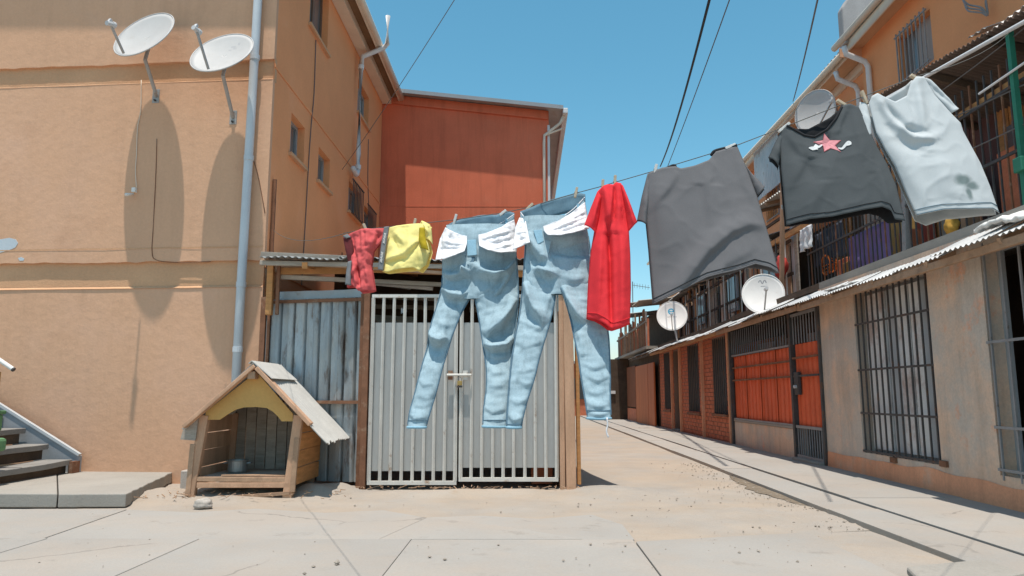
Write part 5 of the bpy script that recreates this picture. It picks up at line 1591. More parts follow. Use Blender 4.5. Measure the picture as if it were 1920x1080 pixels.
def coons(top, bottom, left, right, u, v):
    T_, B_, L_, R_ = lerp_poly(top, u), lerp_poly(bottom, u), lerp_poly(left, v), lerp_poly(right, v)
    c00, c10, c01, c11 = top[0], top[-1], bottom[0], bottom[-1]
    out = []
    for i in (0, 1):
        out.append((1 - v) * T_[i] + v * B_[i] + (1 - u) * L_[i] + u * R_[i]
                   - ((1 - u) * (1 - v) * c00[i] + u * (1 - v) * c10[i] + (1 - u) * v * c01[i] + u * v * c11[i]))
    return out
def panel(name, mtl, parent, top, bottom, left, right, off=0.0, bulge=.03, folds=(), noise=.006, nscale=.03, seed=0, nu=56, nv=60, back=False, flare=0.0, dfix=None, sharp=1.0, thick=.0022, returnfn=False, wr=.0035, tilt=None):
    def fn(u, v):
        px, py = coons(top, bottom, left, right, u, v)
        Y0 = dfix(px) if dfix else D(px)
        p = atY(px, py, Y0)
        p = atY(px, py, Y0 - (TILT if tilt is None else tilt) * max(0, LZ(px) - p.z))
        e = math.sin(math.pi * min(max(u, 0), 1)) ** .7 if 0 < u < 1 else 0
        d = bulge * e * (0.25 + .75 * min(1, v * 1.6)) + flare * v * v
        d += fold_disp(px, py, folds) * (e ** .5 if e > 0 else 0)
        d += noise * mnoise.fractal(V((px * nscale, py * nscale, seed)), 1.0, 2.0, 3) * (e ** .4 if e > 0 else 0)
        d += wr * wrinkle(px, py, seed) * (e ** .4 if e > 0 else 0)
        return p + V((0, (d if back else -d) + off, 0))
    if returnfn:
        return fn
    return MB().grid(fn, nu, nv).build(name, mtl, parent, smooth=True, solid=thick)
def seam_line(name, mtl, parent, fn, pts, r=.0022, e=.004):
    MB().tube([fn(u, v) + V((0, -e, 0)) for u, v in pts], r, 5).build(name, mtl, parent, smooth=True)

# --- plain grey shirt
t = thing('tee_shirt', 'plain mid-grey tee shirt hanging between the red shirt and the starred shirt', 't-shirt', atY(1330, 320, D(1330)), 'washing on the line')
top = [(1215, 326), (1240, 317), (1264, 315), (1274, 319), (1300, 314), (1326, 304), (1340, 287), (1362, 281), (1380, 275)]
bot = [(1224, 570), (1262, 552), (1319, 523), (1379, 508), (1411, 497), (1439, 503), (1458, 513)]
lef = [(1215, 326), (1210, 370), (1211, 420), (1216, 470), (1220, 520), (1224, 570)]
rig = [(1380, 275), (1398, 318), (1418, 372), (1438, 440), (1458, 513)]
fl = [([(1268, 325), (1250, 355), (1208, 405)], 14, .016), ([(1240, 585), (1275, 535), (1318, 478), (1362, 440), (1400, 424), (1445, 424)], 18, .030), ([(1235, 560), (1262, 505), (1310, 450)], 26, -.012),
      ([(1335, 300), (1322, 350), (1330, 430)], 20, .010), ([(1378, 280), (1392, 340), (1420, 400)], 16, .010), ([(1228, 330), (1232, 400), (1238, 480)], 16, .010), ([(1300, 590), (1350, 500), (1420, 462)], 20, .012)]
fr_f = panel('front', M['grey_tee'], t, top, bot, lef, rig, -.015, .035, fl, .0025, .014, 1, returnfn=True)
MB().grid(fr_f, 60, 64).build('front', M['grey_tee'], t, smooth=True, solid=.0022)
panel('back', M['grey_tee'], t, [(x, y - 2) for x, y in top], [(x, y + 2) for x, y in bot], lef, rig, .004, .085, [(1250, 560, 1300, 440, 30, .02)], .008, .02, 2, back=True)
seam_line('hem_seam', M['tee_inside'], t, fr_f, [(i / 40, .965) for i in range(41)], .0016, .003)
MB().tube([fr_f(.0 + i / 40 * 1.0, 1.0) + V((0, -.001, 0)) for i in range(41)], .003, 5).build('hem', M['grey_tee'], t, smooth=True)
for tp_ in ([(1228, 324), (1248, 317), (1264, 311), (1267, 319)], [(1334, 292), (1340, 284), (1362, 278), (1382, 273)]):
    MB().tube(smooth_poly([atY(x, y, D(x) - .012) for x, y in tp_], 12), .009, 6).build('collar', M['tee_inside'], t, smooth=True)
panel('sleeve', M['grey_tee'], t, [(1214, 326), (1219, 334)], [(1194, 416), (1212, 424)], [(1214, 326), (1203, 370), (1194, 416)], [(1219, 334), (1216, 380), (1212, 424)], -.005, .025, (), .004, .05, 3, 16, 24)
panel('sleeve', M['grey_tee'], t, [(1390, 296), (1404, 320)], [(1420, 368), (1435, 349)], [(1390, 296), (1404, 332), (1420, 368)], [(1404, 320), (1420, 333), (1435, 349)], .012, .02, (), .004, .05, 4, 16, 24)
panel('sleeve_shade', M['tee_inside'], t, [(1405, 345), (1434, 345)], [(1420, 372), (1437, 353)], [(1405, 345), (1420, 372)], [(1434, 345), (1437, 353)], .03, .006, (), .002, .05, 4, 8, 8)

# --- dark shirt with the star
t = thing('tee_shirt', 'dark slate tee shirt with a pink star print hanging on the line', 't-shirt', atY(1560, 260, D(1560)), 'washing on the line')
top = [(1463, 247), (1472, 239), (1484, 246), (1504, 258), (1523, 261), (1545, 248), (1563, 226), (1574, 203), (1588, 198), (1607, 203)]
bot = [(1472, 424), (1511, 415), (1552, 411), (1613, 398), (1644, 393), (1661, 400), (1671, 415), (1693, 416)]
lef = [(1463, 247), (1461, 280), (1462, 315), (1466, 360), (1472, 424)]
rig = [(1607, 203), (1622, 235), (1640, 275), (1660, 310), (1677, 350), (1693, 416)]
fl = [(1470, 250, 1505, 300, 12, .014), (1505, 300, 1470, 360, 14, .014), (1580, 205, 1560, 260, 10, .014), (1595, 205, 1610, 300, 14, .010), (1480, 250, 1520, 340, 16, -.012), (1572, 215, 1540, 290, 12, -.012),
      (1660, 400, 1640, 330, 14, .014), (1500, 415, 1540, 340, 24, .010)]
fr_f = panel('front', M['dark_tee'], t, top, bot, lef, rig, -.015, .035, fl, .0025, .014, 11, returnfn=True)
MB().grid(fr_f, 60, 60).build('front', M['dark_tee'], t, smooth=True, solid=.0022)
panel('back', M['tee_inside'], t, [(1463, 245), (1478, 238), (1520, 236), (1560, 215), (1580, 198), (1607, 201)], [(x, y + 3) for x, y in bot], lef, rig, .004, .08, [(1490, 420, 1500, 380, 16, .03)], .008, .02, 12, back=True)
seam_line('hem_seam', M['tee_inside'], t, fr_f, [(i / 40, .945) for i in range(41)], .0014, .003)
MB().tube([fr_f(.06 + i / 40 * .74, .0) + V((0, -.002, 0)) for i in range(41)], .006, 6).build('collar', M['tee_inside'], t, smooth=True)
panel('sleeve', M['dark_tee'], t, [(1463, 248), (1468, 256)], [(1440, 297), (1459, 314)], [(1463, 248), (1452, 270), (1440, 297)], [(1468, 256), (1463, 285), (1459, 314)], -.004, .02, (), .004, .05, 13, 14, 18)
panel('sleeve_shade', M['tee_inside'], t, [(1443, 292), (1462, 300)], [(1445, 302), (1460, 318)], [(1443, 292), (1445, 302)], [(1462, 300), (1460, 318)], .012, .01, (), .003, .1, 14, 10, 10)
panel('sleeve', M['dark_tee'], t, [(1607, 203), (1612, 210)], [(1634, 262), (1640, 272)], [(1607, 203), (1620, 230), (1634, 262)], [(1612, 210), (1628, 240), (1640, 272)], .015, .01, (), .002, .05, 15, 10, 14)
# star print conforming to the cloth front
def on_cloth(fn_, px, py, e=.004, it=24):
    """find the cloth point seen near pixel (px, py)"""
    best = None
    u0, u1, v0, v1 = 0, 1, 0, 1
    for r in range(5):
        best = (1e9, .5, .5)
        for i in range(9):
            for j in range(9):
                u = u0 + (u1 - u0) * i / 8; v = v0 + (v1 - v0) * j / 8
                p = fn_(u, v) - EYE
                dep = p.y * math.cos(PITCH) + p.z * math.sin(PITCH)
                sx = 960 + FPX * p.x / dep; sy_ = 540 - FPX * (p.z * math.cos(PITCH) - p.y * math.sin(PITCH)) / dep
                d = (sx - px) ** 2 + (sy_ - py) ** 2
                if d < best[0]: best = (d, u, v)
        du, dv = (u1 - u0) / 4, (v1 - v0) / 4
        u0, u1 = best[1] - du / 2, best[1] + du / 2
        v0, v1 = best[2] - dv / 2, best[2] + dv / 2
    return fn_(best[1], best[2]) + V((0, -e, 0))
def fan_print(name, mtl, parent, fn_, poly, centre, e):
    mb = MB()
    c = on_cloth(fn_, *centre, e)
    ring = [on_cloth(fn_, x, y, e) for x, y in poly]
    mid = [on_cloth(fn_, (x + centre[0]) / 2, (y + centre[1]) / 2, e) for x, y in poly]
    n = len(poly)
    vs = [c] + mid + ring
    fs = [(0, 1 + i, 1 + (i + 1) % n) for i in range(n)] + [(1 + i, 1 + n + i, 1 + n + (i + 1) % n, 1 + (i + 1) % n) for i in range(n)]
    mb.add(vs, fs)
    return mb.build(name, mtl, parent)
star_o = [(1545, 252), (1555, 264), (1574, 264), (1564, 273), (1574, 284), (1556, 278), (1545, 284), (1543, 274), (1526, 267), (1543, 264)]
fan_print('star_border', M['star_edge'], t, fr_f, [(1550 + (x - 1550) * 1.1, 269 + (y - 269) * 1.1) for x, y in star_o], (1550, 269), .004)
fan_print('star_print', M['star'], t, fr_f, star_o, (1550, 269), .0052)
def ribbon(name, mtl, parent, fn_, pts, w_, e):
    P_ = smooth_poly([V((x, y, 0)) for x, y in pts], 16)
    mb = MB(); prev = None
    for i, p in enumerate(P_):
        q = P_[min(i + 1, 16)] - P_[max(i - 1, 0)]
        q = V((-q.y, q.x, 0)).normalized() * (w_ / 2 * (.5 + math.sin(math.pi * i / 16)))
        mb.v += [on_cloth(fn_, p.x + q.x, p.y + q.y, e), on_cloth(fn_, p.x - q.x, p.y - q.y, e)]
    mb.f += [(2 * i, 2 * i + 1, 2 * i + 3, 2 * i + 2) for i in range(16)]
    return mb.build(name, mtl, parent)
for pts, w_ in (([(1516, 277), (1523, 280), (1530, 277), (1527, 273), (1534, 276), (1541, 272)], 4.0), ([(1516, 278), (1524, 278), (1533, 280)], 3.5), ([(1571, 278), (1578, 279), (1584, 273), (1590, 267), (1594, 270), (1587, 273)], 3.6)):
    ribbon('script_print', M['white_print'], t, fr_f, pts, w_, .0045)
MB().box(atY(1468, 392, D(1468) - .02) + V((-.006, 0, 0)), atY(1468, 392, D(1468) - .02) + V((.006, .003, .02))).build('care_tag', M['white_print'], t)

def add_stain(m, name, blobs, col):
    """copy of a cloth material with a soft stain at given object-space spots"""
    n = m.copy(); n.name = name
    N = n.node_tree.nodes; L = n.node_tree.links
    B = N['Principled BSDF']
    src = B.inputs['Base Color'].links[0].from_socket
    tc = N.new('ShaderNodeTexCoord')
    nz = N.new('ShaderNodeTexNoise'); nz.inputs['Scale'].default_value = 30; nz.inputs['Detail'].default_value = 4
    L.new(tc.outputs['Object'], nz.inputs['Vector'])
    tot = None
    for c, rx, rz in blobs:
        mp = N.new('ShaderNodeMapping'); mp.vector_type = 'POINT'
        mp.inputs['Location'].default_value = (-c.x / rx, -c.y / .2, -c.z / rz)
        mp.inputs['Scale'].default_value = (1 / rx, 1 / .2, 1 / rz)
        L.new(tc.outputs['Object'], mp.inputs['Vector'])
        ln = N.new('ShaderNodeVectorMath'); ln.operation = 'LENGTH'
        L.new(mp.outputs[0], ln.inputs[0])
        ad = N.new('ShaderNodeMath'); ad.operation = 'MULTIPLY_ADD'; ad.inputs[1].default_value = .7
        L.new(nz.outputs['Fac'], ad.inputs[0]); L.new(ln.outputs['Value'], ad.inputs[2])
        mr = N.new('ShaderNodeMapRange'); mr.interpolation_type = 'SMOOTHSTEP'
        mr.inputs[1].default_value = .75; mr.inputs[2].default_value = 1.7; mr.inputs[3].default_value = .85; mr.inputs[4].default_value = 0
        L.new(ad.outputs[0], mr.inputs[0])
        if tot is None:
            tot = mr.outputs[0]
        else:
            mx = N.new('ShaderNodeMath'); mx.operation = 'MAXIMUM'
            L.new(tot, mx.inputs[0]); L.new(mr.outputs[0], mx.inputs[1]); tot = mx.outputs[0]
    x = N.new('ShaderNodeMix'); x.data_type = 'RGBA'
    L.new(tot, x.inputs[0]); L.new(src, x.inputs[6]); x.inputs[7].default_value = (*col, 1)
    L.new(x.outputs[2], B.inputs['Base Color'])
    return n
# --- pale shirt
t = thing('tee_shirt', 'pale blue-white tee shirt with a dark smudge, last on the line at the right', 't-shirt', atY(1700, 200, D(1700)), 'washing on the line')
top = [(1626, 196), (1630, 184), (1640, 179), (1651, 186), (1673, 195), (1694, 184), (1702, 160), (1712, 148), (1729, 147)]
bot = [(1714, 406), (1757, 399), (1812, 398), (1852, 396), (1869, 402)]
lef = [(1626, 196), (1640, 252), (1656, 283), (1673, 312), (1696, 366), (1714, 406)]
rig = [(1729, 147), (1748, 180), (1781, 217), (1797, 233), (1802, 249), (1834, 308), (1852, 352), (1869, 402)]
fl = [(1640, 190, 1665, 235, 9, .018), (1665, 235, 1700, 266, 9, .020), (1700, 266, 1740, 268, 9, .018), (1655, 200, 1690, 240, 9, -.020), (1690, 240, 1725, 256, 9, -.022),
      (1650, 210, 1670, 260, 10, -.014), (1670, 262, 1720, 292, 12, -.012), (1712, 155, 1720, 250, 10, .014), (1727, 155, 1745, 240, 12, -.008), (1660, 270, 1720, 380, 16, .012), (1760, 380, 1740, 300, 22, .010)]
fr_f = panel('front', M['pale_tee'], t, top, bot, lef, rig, -.015, .04, fl, .002, .014, 21, returnfn=True)
pale_front = MB().grid(fr_f, 64, 72).build('front', M['pale_tee'], t, smooth=True, solid=.0022)
panel('back', M['pale_tee'], t, [(1626, 194), (1650, 181), (1676, 172), (1700, 158), (1712, 146), (1729, 145)], [(1714, 412), (1745, 412), (1760, 418), (1800, 404), (1852, 402), (1869, 404)], lef, rig, .004, .10, [(1740, 410, 1730, 360, 20, .03)], .008, .02, 22, back=True)
seam_line('hem_seam', M['seam'], t, fr_f, [(i / 40, .955) for i in range(41)], .0014, .003)
seam_line('hem_seam', M['seam'], t, fr_f, [(i / 40, .995) for i in range(41)], .0014, .003)
panel('sleeve', M['pale_tee'], t, [(1612, 192), (1626, 196)], [(1618, 256), (1634, 260)], [(1612, 192), (1606, 220), (1618, 256)], [(1626, 196), (1632, 225), (1634, 260)], .0, .02, (), .004, .05, 23, 14, 20)
panel('sleeve_shade', M['tee_inside'], t, [(1620, 250), (1634, 252)], [(1628, 262), (1637, 266)], [(1620, 250), (1628, 262)], [(1634, 252), (1637, 266)], .02, .004, (), .002, .1, 24, 8, 8)
panel('sleeve', M['pale_tee'], t, [(1729, 147), (1746, 153)], [(1780, 215), (1795, 206)], [(1729, 147), (1752, 182), (1780, 215)], [(1746, 153), (1770, 178), (1795, 206)], -.004, .022, [(1740, 160, 1785, 205, 5, -.01)], .004, .05, 25, 16, 24)
sm_ = add_stain(M['pale_tee'], 'pale_jersey_stained', [(on_cloth(fr_f, 1806, 338) - ORG[t.name], .040, .030), (on_cloth(fr_f, 1822, 348) - ORG[t.name], .034, .022), (on_cloth(fr_f, 1817, 362) - ORG[t.name], .016, .030)], (.13, .18, .175))
pale_front.data.materials[0] = sm_

# --- red shirt pegged double
t = thing('red_shirt', 'bright red short-sleeved shirt pegged in narrow folds over the jeans leg', 'shirt', atY(1143, 350, D(1143)), 'washing on the line')
dred = lambda px: D(px) - .09
top = [(1121, 359), (1130, 351), (1138, 348), (1148, 349), (1154, 344), (1164, 345)]
bot = [(1100, 598), (1117, 601), (1132, 609), (1142, 617), (1150, 619), (1166, 614), (1180, 608)]
lef = [(1121, 359), (1118, 400), (1115, 430), (1108, 470), (1103, 530), (1100, 598)]
rig = [(1164, 345), (1172, 380), (1178, 430), (1181, 480), (1182, 540), (1180, 608)]
fl = [(1132, 355, 1138, 420, 5, .016), (1146, 352, 1141, 415, 5, .016), (1158, 350, 1158, 440, 7, .012), (1143, 440, 1146, 615, 5, -.030), (1139, 415, 1143, 480, 5, -.018), (1124, 440, 1118, 590, 10, .022), (1163, 440, 1164, 610, 11, .026),
      (1126, 365, 1122, 430, 5, -.010), (1151, 350, 1150, 420, 4, -.010)]
fr_f = panel('front', M['red_cloth'], t, top, bot, lef, rig, -.01, .03, fl, .003, .03, 31, dfix=dred, returnfn=True)
MB().grid(fr_f, 50, 70).build('front', M['red_cloth'], t, smooth=True, solid=.0022)
panel('back', M['red_cloth'], t, [(1121, 357), (1140, 346), (1164, 343)], [(x, y + 1) for x, y in bot], lef, rig, .004, .05, (), .006, .03, 32, back=True, dfix=dred)
seam_line('hem_seam', M['red_cloth'], t, fr_f, [(i / 40, .955) for i in range(41)], .0016, .003)
panel('sleeve', M['red_cloth'], t, [(1120, 360), (1127, 372)], [(1095, 424), (1117, 440)], [(1120, 360), (1107, 392), (1095, 424)], [(1127, 372), (1122, 410), (1117, 440)], -.012, .03, [(1120, 375, 1108, 425, 6, .012)], .004, .05, 33, 16, 24, dfix=dred)
panel('sleeve', M['red_cloth'], t, [(1162, 346), (1168, 352)], [(1177, 436), (1194, 418)], [(1162, 346), (1172, 400), (1177, 436)], [(1168, 352), (1182, 388), (1194, 418)], -.012, .03, [(1168, 365, 1184, 420, 6, .012)], .004, .05, 34, 16, 24, dfix=dred)

# --- faded red shirt at the left end
t = thing('red_shirt', 'faded red shirt with grey trim bunched at the left end of the line', 'shirt', atY(690, 440, D(690)), 'washing on the line')
dl_ = lambda px: D(px) - .01
top = [(650, 446), (658, 440), (679, 431), (700, 431), (725, 429)]
bot = [(652, 540), (665, 537), (676, 548), (690, 547), (705, 546)]
lef = [(650, 446), (654, 470), (658, 495), (652, 520), (652, 540)]
rig = [(725, 429), (719, 450), (702, 472), (698, 500), (705, 546)]
fl = [(664, 445, 668, 480, 5, -.02), (680, 434, 684, 480, 4, .014), (690, 436, 692, 490, 5, .014), (705, 435, 700, 470, 5, .012), (672, 485, 680, 545, 4, -.024), (688, 490, 696, 540, 7, .02), (665, 500, 672, 535, 4, .018), (676, 500, 668, 520, 4, -.014), (712, 440, 706, 460, 4, -.014)]
panel('front', M['red_cloth2'], t, top, bot, lef, rig, -.012, .045, fl, .014, .06, 41, 50, 56, dfix=dl_)
panel('back', M['red_cloth2'], t, top, [(x, y - 3) for x, y in bot], lef, rig, .004, .05, (), .012, .06, 42, 40, 40, back=True, dfix=dl_)
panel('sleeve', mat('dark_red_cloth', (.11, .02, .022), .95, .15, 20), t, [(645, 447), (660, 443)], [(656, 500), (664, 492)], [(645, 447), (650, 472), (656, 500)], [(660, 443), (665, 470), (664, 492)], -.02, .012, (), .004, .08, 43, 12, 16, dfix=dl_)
panel('trim', M['grey_trim'], t, [(645, 445), (654, 441)], [(652, 450), (660, 447)], [(645, 445), (652, 450)], [(654, 441), (660, 447)], -.03, .004, (), .001, .1, 44, 6, 6, dfix=dl_)
panel('trim', M['grey_trim'], t, [(656, 494), (663, 492)], [(651, 536), (662, 538)], [(656, 494), (653, 512), (651, 536)], [(663, 492), (662, 515), (662, 538)], -.045, .008, (), .002, .1, 45, 8, 16, dfix=dl_)

# --- yellow shorts
t = thing('yellow_shorts', 'yellow shorts with a grey lettered waistband pegged sideways', 'shorts', atY(770, 430, D(770)), 'washing on the line')
top = [(731, 428), (745, 425), (765, 423), (788, 421), (800, 422), (806, 426)]
bot = [(718, 510), (728, 512), (745, 508), (762, 506), (778, 505), (788, 510), (800, 498)]
lef = [(731, 428), (727, 452), (722, 480), (718, 510)]
rig = [(806, 426), (800, 436), (798, 446), (803, 456), (807, 474), (800, 498)]
fl = [(740, 435, 760, 460, 5, .010), (735, 440, 748, 470, 5, -.010), (720, 490, 760, 480, 6, .014), (760, 480, 788, 452, 5, .012), (724, 496, 765, 487, 4, -.014), (765, 487, 790, 458, 4, -.012), (770, 428, 772, 500, 14, .012), (788, 460, 792, 505, 6, .012)]
panel('front', M['yellow_cloth'], t, top, bot, lef, rig, -.012, .04, fl, .007, .05, 51, 50, 46, dfix=dl_)
panel('back', M['yellow_cloth'], t, [(x, y - 2) for x, y in top], [(x, y + 2) for x, y in bot], lef, [(x + 4, y) for x, y in rig], .004, .05, (), .007, .05, 52, 40, 40, back=True, dfix=dl_)
panel('leg', M['yellow_cloth'], t, [(786, 421), (791, 414), (806, 421)], [(797, 448), (806, 452), (811, 458)], [(786, 421), (790, 434), (797, 448)], [(806, 421), (809, 432), (811, 458)], .006, .03, [(794, 418, 804, 440, 4, .014)], .006, .08, 53, 20, 24, dfix=dl_)
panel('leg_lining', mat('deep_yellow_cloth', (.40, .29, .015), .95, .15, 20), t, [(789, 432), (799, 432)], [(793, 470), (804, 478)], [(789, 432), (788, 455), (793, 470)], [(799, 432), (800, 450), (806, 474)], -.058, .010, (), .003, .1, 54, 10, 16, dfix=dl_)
fb_f = panel('waistband', M['grey_trim'], t, [(723, 429), (732, 428)], [(711, 508), (721, 510)], [(723, 429), (719, 452), (715, 480), (711, 508)], [(732, 428), (728, 452), (724, 480), (721, 510)], -.04, .006, (), .002, .05, 55, 10, 40, dfix=dl_, returnfn=True)
MB().grid(fb_f, 10, 40).build('waistband', M['grey_trim'], t, smooth=True, solid=.003)
for v0 in (.16, .22, .28, .34, .60, .66, .72, .78):      # worn, illegible white lettering on the band
    MB().tube([fb_f(.3, v0) + V((0, -.004, 0)), fb_f(.7, v0 + .012) + V((0, -.004, 0)), fb_f(.35, v0 + .035) + V((0, -.004, 0)), fb_f(.7, v0 + .045) + V((0, -.004, 0))], .0028, 4).build('worn_lettering', M['white_print'], t)

# ---------------------------------------------------------------- jeans
def leg_tube(mb, rows, depth, n=44, nr=90, thick=.42, folds=(), seed=0, noise=.010, tfn=None, wfn=None, tmin=.03):
    """rows: (y, xl, xr) in photo pixels; returns ring function"""
    sm = smooth_poly([V((y, a, b)) for y, a, b in rows], nr)
    def fn(u, v):
        j = min(int(round(v * nr)), nr)
        y, xl, xr = sm[j]
        Lp = atY((xl + xr) / 2, y, depth)
        dj = depth - TILTJ * max(0, LZ((xl + xr) / 2) - Lp.z)
        Lp, Rp_ = atY(xl, y, dj), atY(xr, y, dj)
        an = 2 * math.pi * u
        c, s = math.cos(an), math.sin(an)
        mid = (Lp + Rp_) / 2; h = (Rp_ - Lp) / 2
        tk = max(h.length * thick, tmin) * (tfn(v) if tfn else 1)
        if wfn:
            h = h * wfn(v)
        px = (xl + xr) / 2 + (xr - xl) / 2 * c
        cc = math.copysign(abs(c) ** .8, c); ss = math.copysign(abs(s) ** .9, s)
        d = 0
        if s > -.2:
            w_ = min(1, (s + .2) / .6)
            d += (1.8 * fold_disp(px, y, [f for f in folds if abs(f[-1]) >= .016]) + .45 * fold_disp(px, y, [f for f in folds if abs(f[-1]) < .016])) * w_
        q = V((px * .02, y * .034, seed + (7 if s < 0 else 0)))
        d += .6 * noise * mnoise.fractal(q, 1.0, 2.0, 3)
        d += .25 * noise * (wrinkle(px, y, seed, .03, .03) - .3)
        d += noise * .5 * mnoise.noise(V((px * .05, y * .11, seed))) + noise * .8 * mnoise.noise(V((px * .015 + y * .02, y * .05 - px * .02, seed + 9)))
        return mid + h * (cc * (1 + d * .6)) + V((0, -(tk * ss + d * (1 if s > 0 else -.6)), .3 * d))
    mb.grid(fn, n, nr, closed_u=True)
    return fn
def jeans(label, depth, pelvis, legl, legr, folds_p, folds_l, folds_r, seed, waist_front, waist_back, pockets, fly, seams):
    t = thing('jeans', label, 'jeans', atY(pelvis[0][1], pelvis[0][0], depth), 'washing on the line')
    ease = lambda v: 1 - .62 * max(0, (v - .45) / .55) ** 1.5
    f1 = leg_tube(m1 := MB(), pelvis, depth, 84, 84, .34, folds_p, seed, .005, tfn=ease, wfn=lambda v: 1 - .35 * max(0, (v - .55) / .45) ** 2)
    midx = (legl[0][2] + legr[0][1]) / 2
    head = [p for p in pelvis if p[0] < legl[0][0] - 8]
    legl = [(y, xl, midx + (xl + xr) * .5 - midx + 16) for y, xl, xr in head] + legl
    legr = [(y, (xl + xr) * .5 - 16, xr) for y, xl, xr in head] + legr
    up = lambda v: 1.0
    m1.build('seat', M['denim'], t, smooth=True)
    f2 = leg_tube(m2 := MB(), legl, depth + .01, 72, 190, .30, folds_l, seed + 3, .006)
    o2 = m2.build('leg', M['denim'], t, smooth=True, solid=.002)
    f3 = leg_tube(m3 := MB(), legr, depth + .015, 72, 190, .30, folds_r, seed + 6, .006)
    o3 = m3.build('leg', M['denim'], t, smooth=True, solid=.002)
    # hems
    for f, o in ((f2, o2), (f3, o3)):
        MB().tube([f(i / 44, 1.0) for i in range(45)], .006, 5, caps=False).build('hem', M['denim_band'], o, smooth=True)
        MB().tube([f(i / 44, .965) + V((0, -.003 if i < 22 else .003, 0)) for i in range(45)], .0018, 4, caps=False).build('hem_stitch', M['seam'], o)
        # outer and inner seams
        for u in (.045, .455):
            MB().tube([f(u, j / 60) + V((0, -.002, 0)) for j in range(8, 60)], .0042, 5).build('seam', M['seam'], o)
    # waistband: front and back strips
    def strip(pts, h, dd, mtl, name, e=0):
        P = smooth_poly([V((x, y, 0)) for x, y in pts], 40)
        def fn(u, v):
            p = P[min(int(round(u * 40)), 40)]
            bulge = math.sin(math.pi * u)
            return atY(p.x, p.y + h * v, depth + dd * bulge + e) + V((0, -TILTJ * .03 * v + .006 * mnoise.noise(V((u * 9, v * 2, seed))), 0))
        return MB().grid(fn, 40, 6).build(name, mtl, t, smooth=True, solid=.004), fn
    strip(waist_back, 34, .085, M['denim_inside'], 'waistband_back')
    wb, wf_ = strip(waist_front, 16, -.055, M['denim'], 'waistband_front', -.012)
    for v in (0.02, .92):
        MB().tube([wf_(i / 40, v) + V((0, -.003, 0)) for i in range(41)], .0024, 4).build('band_stitch', M['pocket'] if v < .5 else M['seam'], wb)
    for i in range(5):
        u = .1 + .2 * i
        MB().bar(wf_(u, -.05) + V((0, -.006, 0)), wf_(u, 1.15) + V((0, -.006, 0)), .012, .004, (0, 1, 0)).build('belt_loop', M['denim_band'], wb)
    pm_, ph_ = (pelvis[2][1] + pelvis[2][2]) / 2, (pelvis[2][2] - pelvis[2][1]) / 2
    ptk = ph_ / FPX * depth * .34
    def pel_front(px):                                    # depth of the seat's front surface under a pocket
        c_ = min(abs(px - pm_) / ph_, 1.0)
        return depth - ptk * (1 - c_ * c_) ** .45
    for (tp_, bt_, lf_, rt_, off, fo) in pockets:
        off = -.016
        panel('pocket_lining', M['pocket'], t, tp_, bt_, lf_, rt_, off - .002, .014, fo, .016, .05, seed + tp_[0][0], 44, 36, dfix=pel_front, thick=.003, flare=.045, tilt=TILTJ)
    for (poly, off, mm) in fly:
        MB().prism([atY(x, y, depth - ptk - .016 + (off + .085) - TILTJ * max(0, LZ(x) - atY(x, y, depth).z)) for x, y in poly], (0, .008, 0)).build('fly_flap', M[mm], t, bevel=.003)
    return t
dep1 = 3.66
pel = [(424, 838, 964), (445, 833, 966), (470, 830, 968), (495, 829, 970), (520, 828, 972), (545, 826, 973), (560, 824, 973)]
ll = [(520, 829, 895), (545, 826, 890), (575, 818, 872), (610, 808, 856), (650, 800, 842), (690, 790, 830), (730, 780, 820), (770, 769, 808), (801, 764, 799)]
lr = [(520, 880, 972), (545, 886, 973), (575, 893, 972), (610, 899, 968), (650, 905, 962), (690, 911, 958), (730, 911, 954), (770, 906, 951), (800, 905, 949)]
fp = [([(894, 482), (915, 494), (940, 498), (968, 478)], 11, 13, -.020), ([(826, 498), (850, 503), (874, 492)], 11, 12, -.018), ([(888, 496), (903, 517), (925, 524), (946, 514), (968, 488)], 9, 3, .022), ([(832, 516), (850, 523), (868, 520), (884, 508)], 13, 3, .022), ([(895, 555), (915, 540), (940, 516)], 9, 4, .014),
      ([(962, 498), (950, 525), (934, 556)], 8, 4, .016), ([(868, 500), (874, 515), (888, 518)], 8, 3, .018), ([(878, 452), (884, 480), (886, 505)], 5, 4, .010)]
f_l = [([(828, 540), (845, 556), (862, 560), (882, 548)], 12, 3, .016), ([(800, 622), (812, 640), (824, 645), (838, 634)], 16, 2.5, .026), ([(818, 600), (835, 612), (852, 606)], 12, 4, .010), ([(806, 660), (820, 668), (836, 664)], 8, 3, .010),
       ([(788, 712), (797, 723), (812, 720)], 9, 2.5, .014), ([(784, 740), (800, 747), (815, 742)], 8, 3, .010), ([(768, 774), (780, 786), (800, 782)], 8, 2.5, .014), ([(842, 575), (832, 620), (824, 640)], 8, 5, .012), ([(778, 760), (796, 762), (806, 756)], 6, 3, .008)]
f_r = [([(968, 562), (955, 588), (938, 612), (912, 634)], 15, 3, .026), ([(905, 646), (925, 655), (948, 650), (964, 634)], 10, 3, .020), ([(914, 662), (930, 670), (950, 668)], 8, 2.5, .014), ([(896, 560), (918, 552), (944, 540)], 9, 3, .014), ([(902, 590), (920, 588), (940, 576)], 8, 3, .010),
       ([(915, 690), (930, 700), (950, 696)], 8, 3, .010), ([(916, 722), (930, 726), (948, 720)], 7, 3, .009), ([(908, 762), (925, 774), (946, 768)], 8, 2.5, .014), ([(908, 784), (925, 789), (945, 786)], 5, 2.5, .010)]
